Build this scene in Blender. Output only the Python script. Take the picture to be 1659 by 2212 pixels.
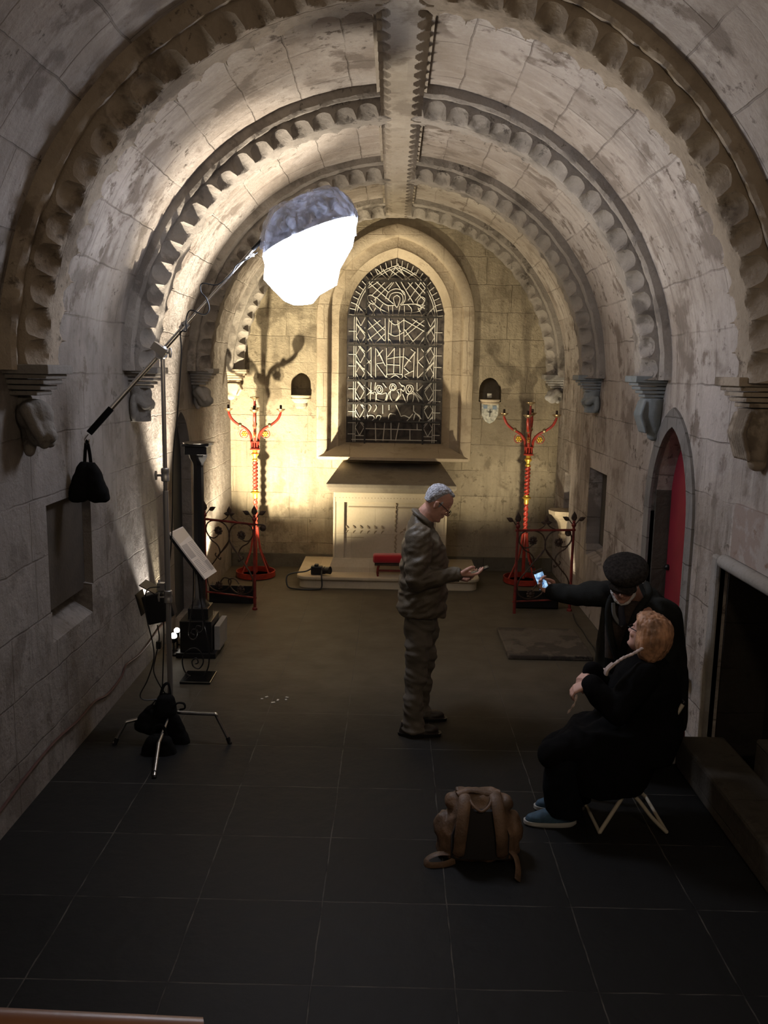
import bpy, bmesh, math, random
from mathutils import Vector, Matrix, noise
random.seed(7)
for o in list(bpy.data.objects): bpy.data.objects.remove(o, do_unlink=True)
SC = bpy.context.scene; COL = SC.collection
PI = math.pi; V = Vector

# ------------------------------------------------------------ camera
CAMP = V((-.05, 0, 2.51)); FPX = 1850.0
PITCH = math.radians(9.24); YAW = math.radians(.47); ROLL = .018
cp, sp, cy, sy = math.cos(PITCH), math.sin(PITCH), math.cos(YAW), math.sin(YAW)
FW = V((-sy*cp, cy*cp, -sp)); R0 = V((cy, sy, 0)); U0 = V((-sy*sp, cy*sp, cp))
RI = R0*math.cos(ROLL) + U0*math.sin(ROLL); UP = -R0*math.sin(ROLL) + U0*math.cos(ROLL)
cam = bpy.data.objects.new('camera', bpy.data.cameras.new('camera')); COL.objects.link(cam)
cam.matrix_world = Matrix(((RI.x, UP.x, -FW.x, CAMP.x), (RI.y, UP.y, -FW.y, CAMP.y), (RI.z, UP.z, -FW.z, CAMP.z), (0, 0, 0, 1)))
cam.data.sensor_fit = 'VERTICAL'; cam.data.sensor_height = 36; cam.data.lens = FPX/2212*36
cam.data.clip_start = .02; cam.data.clip_end = 100
SC.camera = cam
def ray(px, py): return FW + RI*((px-829.5)/FPX) - UP*((py-1106)/FPX)
def at(px, py, Y): d = ray(px, py); return CAMP + d*(Y/d.y)
def fl(px, py, z=0.0): d = ray(px, py); return CAMP + d*((z-2.51)/d.z)
def onx(px, py, X): d = ray(px, py); return CAMP + d*((X+.05)/d.x)

# ------------------------------------------------------------ world and lights
w = bpy.data.worlds.new('world'); SC.world = w; w.use_nodes = True
w.node_tree.nodes['Background'].inputs[0].default_value = (.5, .55, .7, 1)
w.node_tree.nodes['Background'].inputs[1].default_value = .01
SC.view_settings.view_transform = 'Standard'; SC.view_settings.look = 'None'
SC.view_settings.gamma = 1; SC.view_settings.use_curve_mapping = False
SC.view_settings.exposure = 0.0
WARM = (1, .85, .58); NEUT = (1, .92, .82); COOL = (.80, .85, 1)
BALLOON = 38.0
def spot(name, loc, tgt, W, ang, blend=.5, col=WARM, rad=.04):
    d = bpy.data.lights.new(name, 'SPOT'); d.energy = W; d.color = col; d.spot_size = math.radians(ang); d.spot_blend = blend
    d.shadow_soft_size = rad; o = bpy.data.objects.new(name, d); COL.objects.link(o); o.location = loc
    o.rotation_euler = (V(tgt)-V(loc)).to_track_quat('-Z', 'Y').to_euler(); return o
def point(name, loc, W, col=WARM, rad=.05):
    d = bpy.data.lights.new(name, 'POINT'); d.energy = W; d.color = col; d.shadow_soft_size = rad
    o = bpy.data.objects.new(name, d); COL.objects.link(o); o.location = loc; return o
# floodlights standing behind the two iron railings, washing the end wall
spot('floodlight_left_beam', (-1.72, 9.12, .30), (-1.45, 10.9, 1.95), 950, 68, .6, WARM, .03)
spot('floodlight_left_cross_beam', (-1.60, 9.12, .30), (-.55, 10.2, 1.15), 110, 46, .9, WARM, .03)
spot('floodlight_left_fill_beam', (-1.72, 9.12, .30), (-.6, 10.9, 2.9), 460, 96, .9, WARM, .03)
spot('floodlight_left_side_beam', (-1.95, 9.24, .28), (-2.1, 9.95, 1.5), 260, 60, .8, WARM, .03)
spot('floodlight_right_beam', (1.50, 9.05, .30), (1.0, 10.9, 2.3), 150, 84, .8, WARM, .03)
spot('floodlight_right_side_beam', (1.93, 9.35, .12), (2.05, 9.95, .75), 45, 34, .8, WARM, .03)
# wall grazers near the black pillar
spot('grazer_beam', (-1.55, 7.80, .40), (-1.86, 7.45, 3.3), 2000, 46, .6, (1, .88, .70), .02)
spot('vault_fill_beam', (-1.50, 7.85, .45), (.1, 6.6, 4.4), 700, 84, 1., (1, .90, .76), .35)  # added fill for the vault, oversized so the balloon's shadow blurs
spot('grazer_wall_beam', (-2.03, 7.22, .28), (-2.115, 6.86, 1.0), 220, 34, .8, NEUT, .015)
spot('grazer_wall_beam_small', (-2.03, 7.50, .30), (-2.115, 7.30, 1.0), 90, 26, .8, WARM, .015)
# added unseen warm fill points, standing in for whatever lights the near vault
point('near_vault_fill', (1.15, 1.0, 3.0), 48, (1, .80, .58), .12)
point('near_vault_fill_left', (-1.2, -.6, 3.2), 26, (1, .84, .68), .12)

# ------------------------------------------------------------ materials
def _n(nt, t, **k):
    n = nt.nodes.new(t)
    for a, b in k.items(): setattr(n, a, b)
    return n
def mat(name, col, rough=.6, metal=0., var=.0, vs=8., bump=.0, bs=60., emis=None, es=0, spec=.5, alpha=1, trans=0, sheen=0, coat=0):
    m = bpy.data.materials.new(name); m.use_nodes = True; nt = m.node_tree; b = nt.nodes['Principled BSDF']
    b.inputs['Base Color'].default_value = (*col, 1); b.inputs['Roughness'].default_value = rough
    b.inputs['Metallic'].default_value = metal; b.inputs['Specular IOR Level'].default_value = spec
    b.inputs['Alpha'].default_value = alpha; b.inputs['Transmission Weight'].default_value = trans
    b.inputs['Sheen Weight'].default_value = sheen; b.inputs['Coat Weight'].default_value = coat
    tc = _n(nt, 'ShaderNodeTexCoord')
    if var:
        n = _n(nt, 'ShaderNodeTexNoise'); n.inputs['Scale'].default_value = vs; n.inputs['Detail'].default_value = 6
        nt.links.new(tc.outputs['Object'], n.inputs['Vector'])
        r = _n(nt, 'ShaderNodeMix', data_type='RGBA')
        r.inputs[6].default_value = (*[c*(1-var) for c in col], 1); r.inputs[7].default_value = (*[min(1, c*(1+var)) for c in col], 1)
        mr = _n(nt, 'ShaderNodeMapRange'); mr.inputs[1].default_value = .35; mr.inputs[2].default_value = .65
        nt.links.new(n.outputs[0], mr.inputs[0]); nt.links.new(mr.outputs[0], r.inputs[0]); nt.links.new(r.outputs[2], b.inputs['Base Color'])
    if bump:
        n = _n(nt, 'ShaderNodeTexNoise'); n.inputs['Scale'].default_value = bs; n.inputs['Detail'].default_value = 4
        nt.links.new(tc.outputs['Object'], n.inputs['Vector'])
        bp = _n(nt, 'ShaderNodeBump'); bp.inputs['Strength'].default_value = bump; bp.inputs['Distance'].default_value = .01
        nt.links.new(n.outputs[0], bp.inputs['Height']); nt.links.new(bp.outputs[0], b.inputs['Normal'])
    if emis:
        b.inputs['Emission Color'].default_value = (*emis, 1); b.inputs['Emission Strength'].default_value = es
    return m

def stone(name, mode, base, dark, pale, joint=.5, bw=.62, bh=.34, stain=.5, streak=.4, bumpk=1., patch=(.0,), seed=0.):
    """worn masonry: courses, plaster patches, stains. mode 'side' = walls and vault, 'end' = end wall, 'none' = no courses"""
    m = bpy.data.materials.new(name); m.use_nodes = True; nt = m.node_tree; L = nt.links.new; b = nt.nodes['Principled BSDF']
    b.inputs['Roughness'].default_value = .9; b.inputs['Specular IOR Level'].default_value = .25
    geo = _n(nt, 'ShaderNodeNewGeometry'); P = geo.outputs['Position']
    def M(op, a, c=None, clamp=False):
        n = _n(nt, 'ShaderNodeMath', operation=op, use_clamp=clamp)
        for i, v in enumerate((a, c)):
            if v is None: continue
            if isinstance(v, (int, float)): n.inputs[i].default_value = v
            else: L(v, n.inputs[i])
        return n.outputs[0]
    def N(scale, detail=5, vec=None, rough=.55, dist=0.):
        n = _n(nt, 'ShaderNodeTexNoise'); n.inputs['Scale'].default_value = scale; n.inputs['Detail'].default_value = detail
        n.inputs['Roughness'].default_value = rough; n.inputs['Distortion'].default_value = dist
        L(vec if vec is not None else Pj, n.inputs['Vector']); return n.outputs[0]
    def RG(v, lo, hi, a=0., c=1.):
        n = _n(nt, 'ShaderNodeMapRange'); L(v, n.inputs[0])
        for i, q in enumerate((lo, hi, a, c)): n.inputs[i+1].default_value = q
        return n.outputs[0]
    def MX(f, a, c):
        n = _n(nt, 'ShaderNodeMix', data_type='RGBA')
        if isinstance(f, float): n.inputs[0].default_value = f
        else: L(f, n.inputs[0])
        for i, v in ((6, a), (7, c)):
            if isinstance(v, tuple): n.inputs[i].default_value = (*v, 1)
            else: L(v, n.inputs[i])
        return n.outputs[2]
    ad = _n(nt, 'ShaderNodeVectorMath', operation='ADD'); L(P, ad.inputs[0]); ad.inputs[1].default_value = (seed*3.1, seed*1.7, seed)
    Pj = ad.outputs[0]
    sep = _n(nt, 'ShaderNodeSeparateXYZ'); L(P, sep.inputs[0]); X, Y, Z = sep.outputs
    if mode == 'side':
        dz = M('SUBTRACT', Z, 2.49); ax = M('ABSOLUTE', X)
        ang = M('MAXIMUM', M('ARCTAN2', dz, ax), 0.); v = M('ADD', M('MULTIPLY', ang, 2.07), M('MINIMUM', dz, 0.))
        u = M('ADD', Y, M('MULTIPLY', M('SIGN', X), .17))
        su, sv = Y, v
    else:
        u, v = X, Z; su, sv = X, Z
    cmb = _n(nt, 'ShaderNodeCombineXYZ'); L(u, cmb.inputs[0]); L(v, cmb.inputs[1])
    # wobble the joints
    wn = _n(nt, 'ShaderNodeTexNoise'); wn.inputs['Scale'].default_value = 3.5; wn.inputs['Detail'].default_value = 5; L(Pj, wn.inputs['Vector'])
    wv = _n(nt, 'ShaderNodeVectorMath', operation='SCALE'); L(wn.outputs['Color'], wv.inputs[0]); wv.inputs['Scale'].default_value = .045
    wa = _n(nt, 'ShaderNodeVectorMath', operation='ADD'); L(cmb.outputs[0], wa.inputs[0]); L(wv.outputs[0], wa.inputs[1])
    br = _n(nt, 'ShaderNodeTexBrick'); L(wa.outputs[0], br.inputs['Vector']); br.offset = .43; br.squash = 1.25; br.squash_frequency = 3
    br.inputs['Scale'].default_value = 1; br.inputs['Brick Width'].default_value = bw; br.inputs['Row Height'].default_value = bh
    br.inputs['Mortar Size'].default_value = .007; br.inputs['Mortar Smooth'].default_value = .6
    br.inputs['Color1'].default_value = (0, 0, 0, 1); br.inputs['Color2'].default_value = (1, 1, 1, 1); br.inputs['Mortar'].default_value = (.5, .5, .5, 1)
    tone = br.outputs['Color']; mort = br.outputs['Fac']
    big = N(.9, 6, rough=.65, dist=.3); med = N(3.2, 8, rough=.62, dist=.2); fine = N(38, 5); pit = N(11, 8, rough=.72, dist=.25)
    # base colour per block
    c = MX(RG(big, .38, .62), base, pale)
    c = MX(M('MULTIPLY', M('SUBTRACT', 1., RG(tone, 0., 1.)), .32), c, tuple(x*.55 for x in base))
    # plaster-loss patches with sharp edges
    loss = M('MULTIPLY', RG(med, .52, .60), RG(N(1.6, 4), .42, .58))
    c = MX(M('MULTIPLY', loss, .75*stain*2, True), c, tuple(.5*(x+y) for x, y in zip(base, dark)))
    # dark weathering spots
    sp_ = M('MULTIPLY', RG(pit, .57, .63), RG(N(1.15, 3, rough=.5), .47, .58))
    c = MX(M('MULTIPLY', sp_, 1.1*stain, True), c, dark)
    if streak:
        sc = _n(nt, 'ShaderNodeCombineXYZ'); L(M('MULTIPLY', su, 9.), sc.inputs[0]); L(M('MULTIPLY', sv, 1.3), sc.inputs[1]); sc.inputs[2].default_value = seed
        st = N(1., 8, sc.outputs[0], .7, .15)
        sel = RG(N(.75, 3), .40, .58)
        c = MX(M('MULTIPLY', M('MULTIPLY', RG(st, .50, .62), sel), streak, True) if mode != 'side' else M('MULTIPLY', M('MULTIPLY', M('MULTIPLY', RG(st, .50, .60), sel), streak, True), RG(ang, 1.25, .55, 0., 1.)), c, tuple(x*.52 for x in base))
        c = MX(M('MULTIPLY', RG(st, .46, .34), streak*.5, True), c, tuple(min(1, x*1.22) for x in pale))
    if mode == 'side' and stain > .7 and streak:   # dark grey tone, stronger to the left and lower down, plus brown blotches
        leftlow = M('ADD', M('MULTIPLY', X, -.55), M('MULTIPLY', N(.8, 6, rough=.7), 1.3)); leftlow = M('SUBTRACT', leftlow, M('MULTIPLY', M('MAXIMUM', dz, -.2), .45))
        c = MX(M('MULTIPLY', RG(leftlow, 1.15, 1.75), .62), c, (.105, .095, .085))
        c = MX(M('MULTIPLY', RG(N(5.5, 9, rough=.75), .56, .62), M('MULTIPLY', RG(N(.9, 4), .45, .55), .75), True), c, (.12, .095, .075))
    jm = M('MULTIPLY', mort, M('MULTIPLY', RG(N(1.9, 4), .38, .60, .15, 1.), joint), True)
    c = MX(jm, c, dark)
    c = MX(M('MULTIPLY', RG(fine, .35, .65), .16), c, tuple(x*.6 for x in base))
    L(c, b.inputs['Base Color'])
    hgt = M('ADD', M('MULTIPLY', med, 1.1), M('ADD', M('MULTIPLY', pit, .55), M('MULTIPLY', fine, .16)))
    hgt = M('SUBTRACT', hgt, M('MULTIPLY', jm, .55)); hgt = M('ADD', hgt, M('MULTIPLY', RG(tone, 0., 1.), .08)); hgt = M('SUBTRACT', hgt, M('MULTIPLY', loss, .15))
    bp = _n(nt, 'ShaderNodeBump'); bp.inputs['Strength'].default_value = .8*bumpk; bp.inputs['Distance'].default_value = .03
    L(hgt, bp.inputs['Height']); L(bp.outputs[0], b.inputs['Normal'])
    return m

BASE, DARK, PALE = (.335, .285, .245), (.085, .066, .055), (.50, .455, .42)
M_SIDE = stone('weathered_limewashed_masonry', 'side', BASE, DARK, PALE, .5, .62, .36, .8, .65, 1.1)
M_END = stone('yellowed_end_wall_masonry', 'end', (.30, .25, .175), (.10, .078, .052), (.41, .35, .25), .4, .55, .33, .6, .5, 1.1, seed=2.)
M_RIB = stone('carved_rib_stone', 'side', (.27, .215, .155), (.07, .052, .038), (.40, .33, .25), .3, .48, 5., .7, .0, 1., seed=5.)
M_RIB2 = stone('carved_grey_rib_stone', 'side', (.27, .24, .21), (.065, .055, .048), (.38, .345, .31), .3, .48, 5., .8, .0, 1., seed=15.)
M_RIDGE = stone('ridge_stone', 'side', (.36, .31, .25), (.09, .07, .055), (.46, .41, .35), .2, .48, 5., .6, .0, .8, seed=19.)
M_DRESS = stone('dressed_stone', 'end', (.42, .345, .245), (.15, .11, .075), (.54, .455, .34), .5, .45, .42, .45, .0, .7, seed=9.)
M_ALTAR = stone('pale_altar_stone', 'end', (.52, .44, .31), (.25, .19, .12), (.60, .52, .39), .35, .5, .31, .12, .0, .18, seed=11.)
M_DARKSTONE = stone('dark_brown_stone', 'side', (.075, .065, .052), (.02, .017, .014), (.10, .088, .07), .4, .4, .3, .4, .2, 1., seed=4.)  # dark stone for recess backs, jamb, kerb and steps
M_GREYSTONE = stone('grey_corbel_stone', 'side', (.30, .275, .245), (.09, .075, .06), (.38, .37, .36), .0, 5, 5., .4, .0, .5, seed=6.)

def floor_mat():
    m = bpy.data.materials.new('slate_flagstones'); m.use_nodes = True; nt = m.node_tree; L = nt.links.new; b = nt.nodes['Principled BSDF']
    geo = _n(nt, 'ShaderNodeNewGeometry')
    def N(scale, detail=6):
        n = _n(nt, 'ShaderNodeTexNoise'); n.inputs['Scale'].default_value = scale; n.inputs['Detail'].default_value = detail; L(geo.outputs[0], n.inputs['Vector']); return n
    wn = N(5); wv = _n(nt, 'ShaderNodeVectorMath', operation='SCALE'); L(wn.outputs['Color'], wv.inputs[0]); wv.inputs['Scale'].default_value = .014
    wa = _n(nt, 'ShaderNodeVectorMath', operation='ADD'); L(geo.outputs[0], wa.inputs[0]); L(wv.outputs[0], wa.inputs[1])
    mp = _n(nt, 'ShaderNodeVectorMath', operation='ADD'); L(wa.outputs[0], mp.inputs[0]); mp.inputs[1].default_value = (.93+.595*6, -3.19+.571*8, 0)
    br = _n(nt, 'ShaderNodeTexBrick'); L(mp.outputs[0], br.inputs['Vector']); br.offset = 0; br.inputs['Scale'].default_value = 1
    br.inputs['Brick Width'].default_value = .595; br.inputs['Row Height'].default_value = .571; br.inputs['Mortar Size'].default_value = .004; br.inputs['Mortar Smooth'].default_value = .3
    br.inputs['Color1'].default_value = (.0085, .0086, .0086, 1); br.inputs['Color2'].default_value = (.012, .012, .012, 1); br.inputs['Mortar'].default_value = (.0105, .0105, .0105, 1)
    # beyond the slates older pale flags
    sep = _n(nt, 'ShaderNodeSeparateXYZ'); L(geo.outputs[0], sep.inputs[0])
    ad = _n(nt, 'ShaderNodeMath', operation='ADD'); L(sep.outputs[1], ad.inputs[0]); sc = _n(nt, 'ShaderNodeMath', operation='MULTIPLY'); L(N(1.4).outputs[0], sc.inputs[0]); sc.inputs[1].default_value = .8
    L(sc.outputs[0], ad.inputs[1]); mr = _n(nt, 'ShaderNodeMapRange'); L(ad.outputs[0], mr.inputs[0]); mr.inputs[1].default_value = 5.9; mr.inputs[2].default_value = 7.4
    old = _n(nt, 'ShaderNodeMix', data_type='RGBA'); L(N(4).outputs[0], old.inputs[0]); old.inputs[6].default_value = (.045, .038, .026, 1); old.inputs[7].default_value = (.12, .102, .075, 1)
    mx = _n(nt, 'ShaderNodeMix', data_type='RGBA'); L(mr.outputs[0], mx.inputs[0]); L(br.outputs['Color'], mx.inputs[6]); L(old.outputs[2], mx.inputs[7])
    # pale joints, broken up
    jr = _n(nt, 'ShaderNodeMapRange'); L(N(7, 8).outputs[0], jr.inputs[0]); jr.inputs[1].default_value = .36; jr.inputs[2].default_value = .6
    jf = _n(nt, 'ShaderNodeMath', operation='MULTIPLY'); L(br.outputs['Fac'], jf.inputs[0]); L(jr.outputs[0], jf.inputs[1])
    jm = _n(nt, 'ShaderNodeMix', data_type='RGBA'); L(jf.outputs[0], jm.inputs[0]); L(mx.outputs[2], jm.inputs[6]); jm.inputs[7].default_value = (.065, .06, .054, 1)
    L(jm.outputs[2], b.inputs['Base Color']); b.inputs['Roughness'].default_value = .6; b.inputs['Specular IOR Level'].default_value = .14
    bp = _n(nt, 'ShaderNodeBump'); bp.inputs['Strength'].default_value = .5; bp.inputs['Distance'].default_value = .01
    s1 = _n(nt, 'ShaderNodeMath', operation='SUBTRACT'); L(N(9, 8).outputs[0], s1.inputs[0]); L(br.outputs['Fac'], s1.inputs[1]); L(s1.outputs[0], bp.inputs['Height']); L(bp.outputs[0], b.inputs['Normal'])
    return m
M_FLOOR = floor_mat()
M_BLACK = mat('black_painted_iron', (.008, .008, .009), .4, spec=.4)
M_BLACKMATTE = mat('black_fabric', (.006, .006, .006), .95, spec=.1, bump=.3, bs=200)
M_CHROME = mat('chromed_steel', (.55, .54, .52), .22, 1.)
M_GREYMETAL = mat('satin_grey_metal', (.45, .44, .42), .35, .9)
M_RED = mat('red_enamelled_iron', (.30, .030, .018), .35, var=.25, vs=20)
M_REDWORN = mat('dull_red_iron', (.16, .018, .014), .5, var=.4, vs=14)
M_GOLD = mat('gilded_metal', (.62, .42, .06), .35, .6)
M_BRASS = mat('tarnished_brass', (.30, .22, .12), .35, .8)
M_RUST = mat('dark_rusty_iron', (.045, .025, .016), .6, .2, var=.5, vs=25)
M_WIRE = mat('black_rubber_cable', (.006, .006, .006), .5)
M_SKIN = mat('skin', (.50, .27, .20), .55, var=.12, vs=30, bump=.1, bs=150)
M_LAMP = mat('balloon_diffuser_cloth', (.9, .9, .9), .6, emis=COOL, es=BALLOON)
M_LED = mat('lit_spotlight_lens', (.9, .9, .9), .4, emis=(1, .93, .8), es=25)
M_FLOODLENS = mat('lit_floodlight_lens', (.9, .85, .7), .4, emis=(1, .82, .55), es=6)
M_LEAD = mat('lead_came', (.62, .60, .55), .5, .0)
M_BAR = mat('iron_saddle_bar', (.02, .018, .016), .6)
def plastic():
    m = bpy.data.materials.new('clear_polythene'); m.use_nodes = True; nt = m.node_tree; L = nt.links.new
    for n in list(nt.nodes):
        if n.type != 'OUTPUT_MATERIAL': nt.nodes.remove(n)
    out = [n for n in nt.nodes if n.type == 'OUTPUT_MATERIAL'][0]
    t = _n(nt, 'ShaderNodeBsdfTransparent'); g = _n(nt, 'ShaderNodeBsdfGlossy'); g.inputs['Roughness'].default_value = .18; g.inputs['Color'].default_value = (.9, .92, .95, 1)
    tr = _n(nt, 'ShaderNodeBsdfTranslucent'); tr.inputs['Color'].default_value = (.35, .36, .4, 1); df = _n(nt, 'ShaderNodeBsdfDiffuse'); df.inputs['Color'].default_value = (.62, .63, .68, 1)
    a = _n(nt, 'ShaderNodeMixShader'); a.inputs[0].default_value = .45; L(tr.outputs[0], a.inputs[1]); L(df.outputs[0], a.inputs[2])
    c = _n(nt, 'ShaderNodeMixShader'); c.inputs[0].default_value = .35; L(a.outputs[0], c.inputs[1]); L(g.outputs[0], c.inputs[2])
    tc = _n(nt, 'ShaderNodeTexCoord'); n = _n(nt, 'ShaderNodeTexNoise'); n.inputs['Scale'].default_value = 7; n.inputs['Detail'].default_value = 5; n.inputs['Distortion'].default_value = 1.5; L(tc.outputs['Object'], n.inputs['Vector'])
    mr = _n(nt, 'ShaderNodeMapRange'); mr.inputs[1].default_value = .35; mr.inputs[2].default_value = .7; mr.inputs[3].default_value = .25; mr.inputs[4].default_value = .9; L(n.outputs[0], mr.inputs[0])
    e = _n(nt, 'ShaderNodeMixShader'); L(mr.outputs[0], e.inputs[0]); L(t.outputs[0], e.inputs[1]); L(c.outputs[0], e.inputs[2])
    bp = _n(nt, 'ShaderNodeBump'); bp.inputs['Distance'].default_value = .03; L(n.outputs[0], bp.inputs['Height'])
    for s in (g, tr, df): L(bp.outputs[0], s.inputs['Normal'])
    L(e.outputs[0], out.inputs['Surface']); return m
M_PLASTIC = plastic()

# ------------------------------------------------------------ mesh helpers
class MB:
    def __init__(s): s.v = []; s.f = []
    def add(s, vs, fs):
        n = len(s.v); s.v += [tuple(q) for q in vs]; s.f += [tuple(i+n for i in f) for f in fs]; return s
    def box(s, c, d, rot=None):
        c = V(c); x, y, z = [k/2 for k in d]
        vs = [V((a, b, e)) for e in (-z, z) for b in (-y, y) for a in (-x, x)]
        if rot is not None: vs = [rot @ q for q in vs]
        return s.add([c+q for q in vs], [(0, 2, 3, 1), (4, 5, 7, 6), (0, 1, 5, 4), (2, 6, 7, 3), (0, 4, 6, 2), (1, 3, 7, 5)])
    def box2(s, a, b): a = V(a); b = V(b); return s.box((a+b)/2, [abs(k) for k in (b-a)])
    def tube(s, pts, r, seg=8, closed=False, flat=1.0):
        pts = [V(p) for p in pts]; n = len(pts)
        if not isinstance(r, (list, tuple)): r = [r]*n
        tang = []
        for i in range(n):
            a = pts[(i-1) % n] if (closed or i) else pts[0]; b = pts[(i+1) % n] if (closed or i < n-1) else pts[-1]
            t = b-a; tang.append(t.normalized() if t.length > 1e-9 else V((0, 0, 1)))
        up = V((0, 0, 1)) if abs(tang[0].z) < .9 else V((0, 1, 0)); nn = tang[0].cross(up).normalized(); rings = []
        for i in range(n):
            t = tang[i]; nn = (nn - t*nn.dot(t)); nn = nn.normalized() if nn.length > 1e-6 else t.orthogonal().normalized(); bb = t.cross(nn)
            rings.append([pts[i] + (nn*math.cos(2*PI*k/seg) + bb*math.sin(2*PI*k/seg)*flat)*r[i] for k in range(seg)])
        vs = [q for R in rings for q in R]; fs = []
        for i in range(n if closed else n-1):
            j = (i+1) % n
            for k in range(seg): fs.append((i*seg+k, i*seg+(k+1) % seg, j*seg+(k+1) % seg, j*seg+k))
        if not closed: fs.append(tuple(range(seg-1, -1, -1))); fs.append(tuple((n-1)*seg+k for k in range(seg)))
        return s.add(vs, fs)
    def cyl(s, a, b, r1, r2=None, seg=16): return s.tube([a, b], [r1, r1 if r2 is None else r2], seg)
    def lathe(s, o, prof, seg=24, ax=V((0, 0, 1)), ref=V((1, 0, 0))):
        o = V(o); e2 = ax.cross(ref).normalized(); e1 = e2.cross(ax); vs = []
        for r, z in prof:
            for k in range(seg): a = 2*PI*k/seg; vs.append(o + ax*z + (e1*math.cos(a)+e2*math.sin(a))*max(r, 1e-4))
        n = len(prof); fs = [(i*seg+k, i*seg+(k+1) % seg, (i+1)*seg+(k+1) % seg, (i+1)*seg+k) for i in range(n-1) for k in range(seg)]
        fs.append(tuple(range(seg-1, -1, -1))); fs.append(tuple((n-1)*seg+k for k in range(seg)))
        return s.add(vs, fs)
    def ell(s, c, r, rot=None, seg=16, rings=10):
        c = V(c); r = V((r, r, r)) if isinstance(r, (int, float)) else V(r); vs = []; fs = []
        for i in range(rings+1):
            p = PI*i/rings; 
            for k in range(seg):
                a = 2*PI*k/seg; q = V((r.x*math.sin(p)*math.cos(a), r.y*math.sin(p)*math.sin(a), -r.z*math.cos(p)))
                if i == 0 or i == rings: q = q + V((math.cos(a), math.sin(a), 0))*1e-4
                vs.append(c + (rot @ q if rot is not None else q))
        for i in range(rings):
            for k in range(seg): fs.append((i*seg+k, i*seg+(k+1) % seg, (i+1)*seg+(k+1) % seg, (i+1)*seg+k))
        fs.append(tuple(range(seg-1, -1, -1))); fs.append(tuple(rings*seg+k for k in range(seg)))
        return s.add(vs, fs)
    def cone(s, a, ra, b, rb):    # round-ended tapered limb
        a = V(a); b = V(b); d = b-a; L_ = d.length
        if L_ < 1e-5: return s.ell(a, ra)
        t = d/L_; pts = []; rr = []
        for k in range(5): q = -PI/2+PI/2*k/5; pts.append(a+t*ra*math.sin(q)); rr.append(max(ra*math.cos(q), ra*.02))
        pts.append(a); rr.append(ra); pts.append(b); rr.append(rb)
        for k in range(1, 6): q = PI/2*k/5; pts.append(b+t*rb*math.sin(q)); rr.append(max(rb*math.cos(q), rb*.02))
        return s.tube(pts, rr, 16)
    def chain(s, pts, rs):
        for i in range(len(pts)-1): s.cone(pts[i], rs[i], pts[i+1], rs[i+1])
        return s
    def loft(s, rings, seg=24, pw=2.0):   # ring = (centre, axis_a, axis_b) with half sizes in the axes
        vs = []
        for c, a, b in rings:
            c, a, b = V(c), V(a), V(b)
            for k in range(seg):
                t = 2*PI*k/seg; ca, sa = math.cos(t), math.sin(t); e = 2/pw
                vs.append(c + a*math.copysign(abs(ca)**e, ca) + b*math.copysign(abs(sa)**e, sa))
        n = len(rings); fs = [(i*seg+k, i*seg+(k+1) % seg, (i+1)*seg+(k+1) % seg, (i+1)*seg+k) for i in range(n-1) for k in range(seg)]
        fs.append(tuple(range(seg-1, -1, -1))); fs.append(tuple((n-1)*seg+k for k in range(seg)))
        return s.add(vs, fs)
    def prism(s, poly, d):
        d = V(d); n = len(poly); p = [V(q) for q in poly]
        return s.add(p+[q+d for q in p], [tuple(range(n-1, -1, -1)), tuple(range(n, 2*n))]+[(i, (i+1) % n, n+(i+1) % n, n+i) for i in range(n)])
    def build(s, name, m, parent=None, smooth=True, bevel=0, fixn=True):
        me = bpy.data.meshes.new(name); me.from_pydata(s.v, [], s.f); me.validate(); me.update()
        bm = bmesh.new(); bm.from_mesh(me)
        if fixn: bmesh.ops.recalc_face_normals(bm, faces=bm.faces)
        bm.to_mesh(me); bm.free()
        o = bpy.data.objects.new(name, me); COL.objects.link(o)
        if m: me.materials.append(m)
        if smooth:
            me.shade_smooth(); 
            try: me.set_sharp_from_angle(angle=math.radians(38))
            except Exception: pass
        if bevel:
            md = o.modifiers.new('bevel', 'BEVEL'); md.width = bevel; md.segments = 2; md.limit_method = 'ANGLE'
        if parent: setpar(o, parent)
        return o
def setpar(o, parent): o.parent = parent; o.matrix_parent_inverse = Matrix.Translation(parent.location).inverted()
def bake(o, setup):
    """apply modifiers set up by the callback and keep only the resulting mesh"""
    setup(o); dg = bpy.context.evaluated_depsgraph_get(); dg.update()
    me = bpy.data.meshes.new_from_object(o.evaluated_get(dg)); old = o.data; o.modifiers.clear(); o.data = me; bpy.data.meshes.remove(old); return o
def flesh(name, mb, m, parent=None, vox=.006, smooth=4, wr=0, wf=None, bumpmod=None):
    """fuse overlapping volumes into one continuous skin"""
    o = mb.build(name, m, None, smooth=False)
    def su(o):
        r = o.modifiers.new('r', 'REMESH'); r.mode = 'VOXEL'; r.voxel_size = vox
        if smooth: s_ = o.modifiers.new('s', 'SMOOTH'); s_.iterations = smooth; s_.factor = .5
    bake(o, su)
    if wr:
        me = o.data; ns = [v.normal.copy() for v in me.vertices]
        for v, n in zip(me.vertices, ns):
            p = v.co; q = wf(p) if wf else p*9
            v.co = p + n*wr*(noise.noise(q) + .5*noise.noise(q*2.3))
    o.data.shade_smooth()
    if not o.data.materials: o.data.materials.append(m)
    if parent: setpar(o, parent)
    return o
def thing(name, label, cat, loc, group=None):
    o = bpy.data.objects.new(name, None); COL.objects.link(o); o.location = loc; o.empty_display_size = .1
    o['label'] = label; o['category'] = cat
    if group: o['group'] = group
    return o
def tag(o, label, cat, group=None, kind=None):
    o['label'] = label; o['category'] = cat
    if group: o['group'] = group
    if kind: o['kind'] = kind
    return o
def struct(o, label=None):
    o['kind'] = 'structure'
    if label: o['label'] = label
    return o
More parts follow.
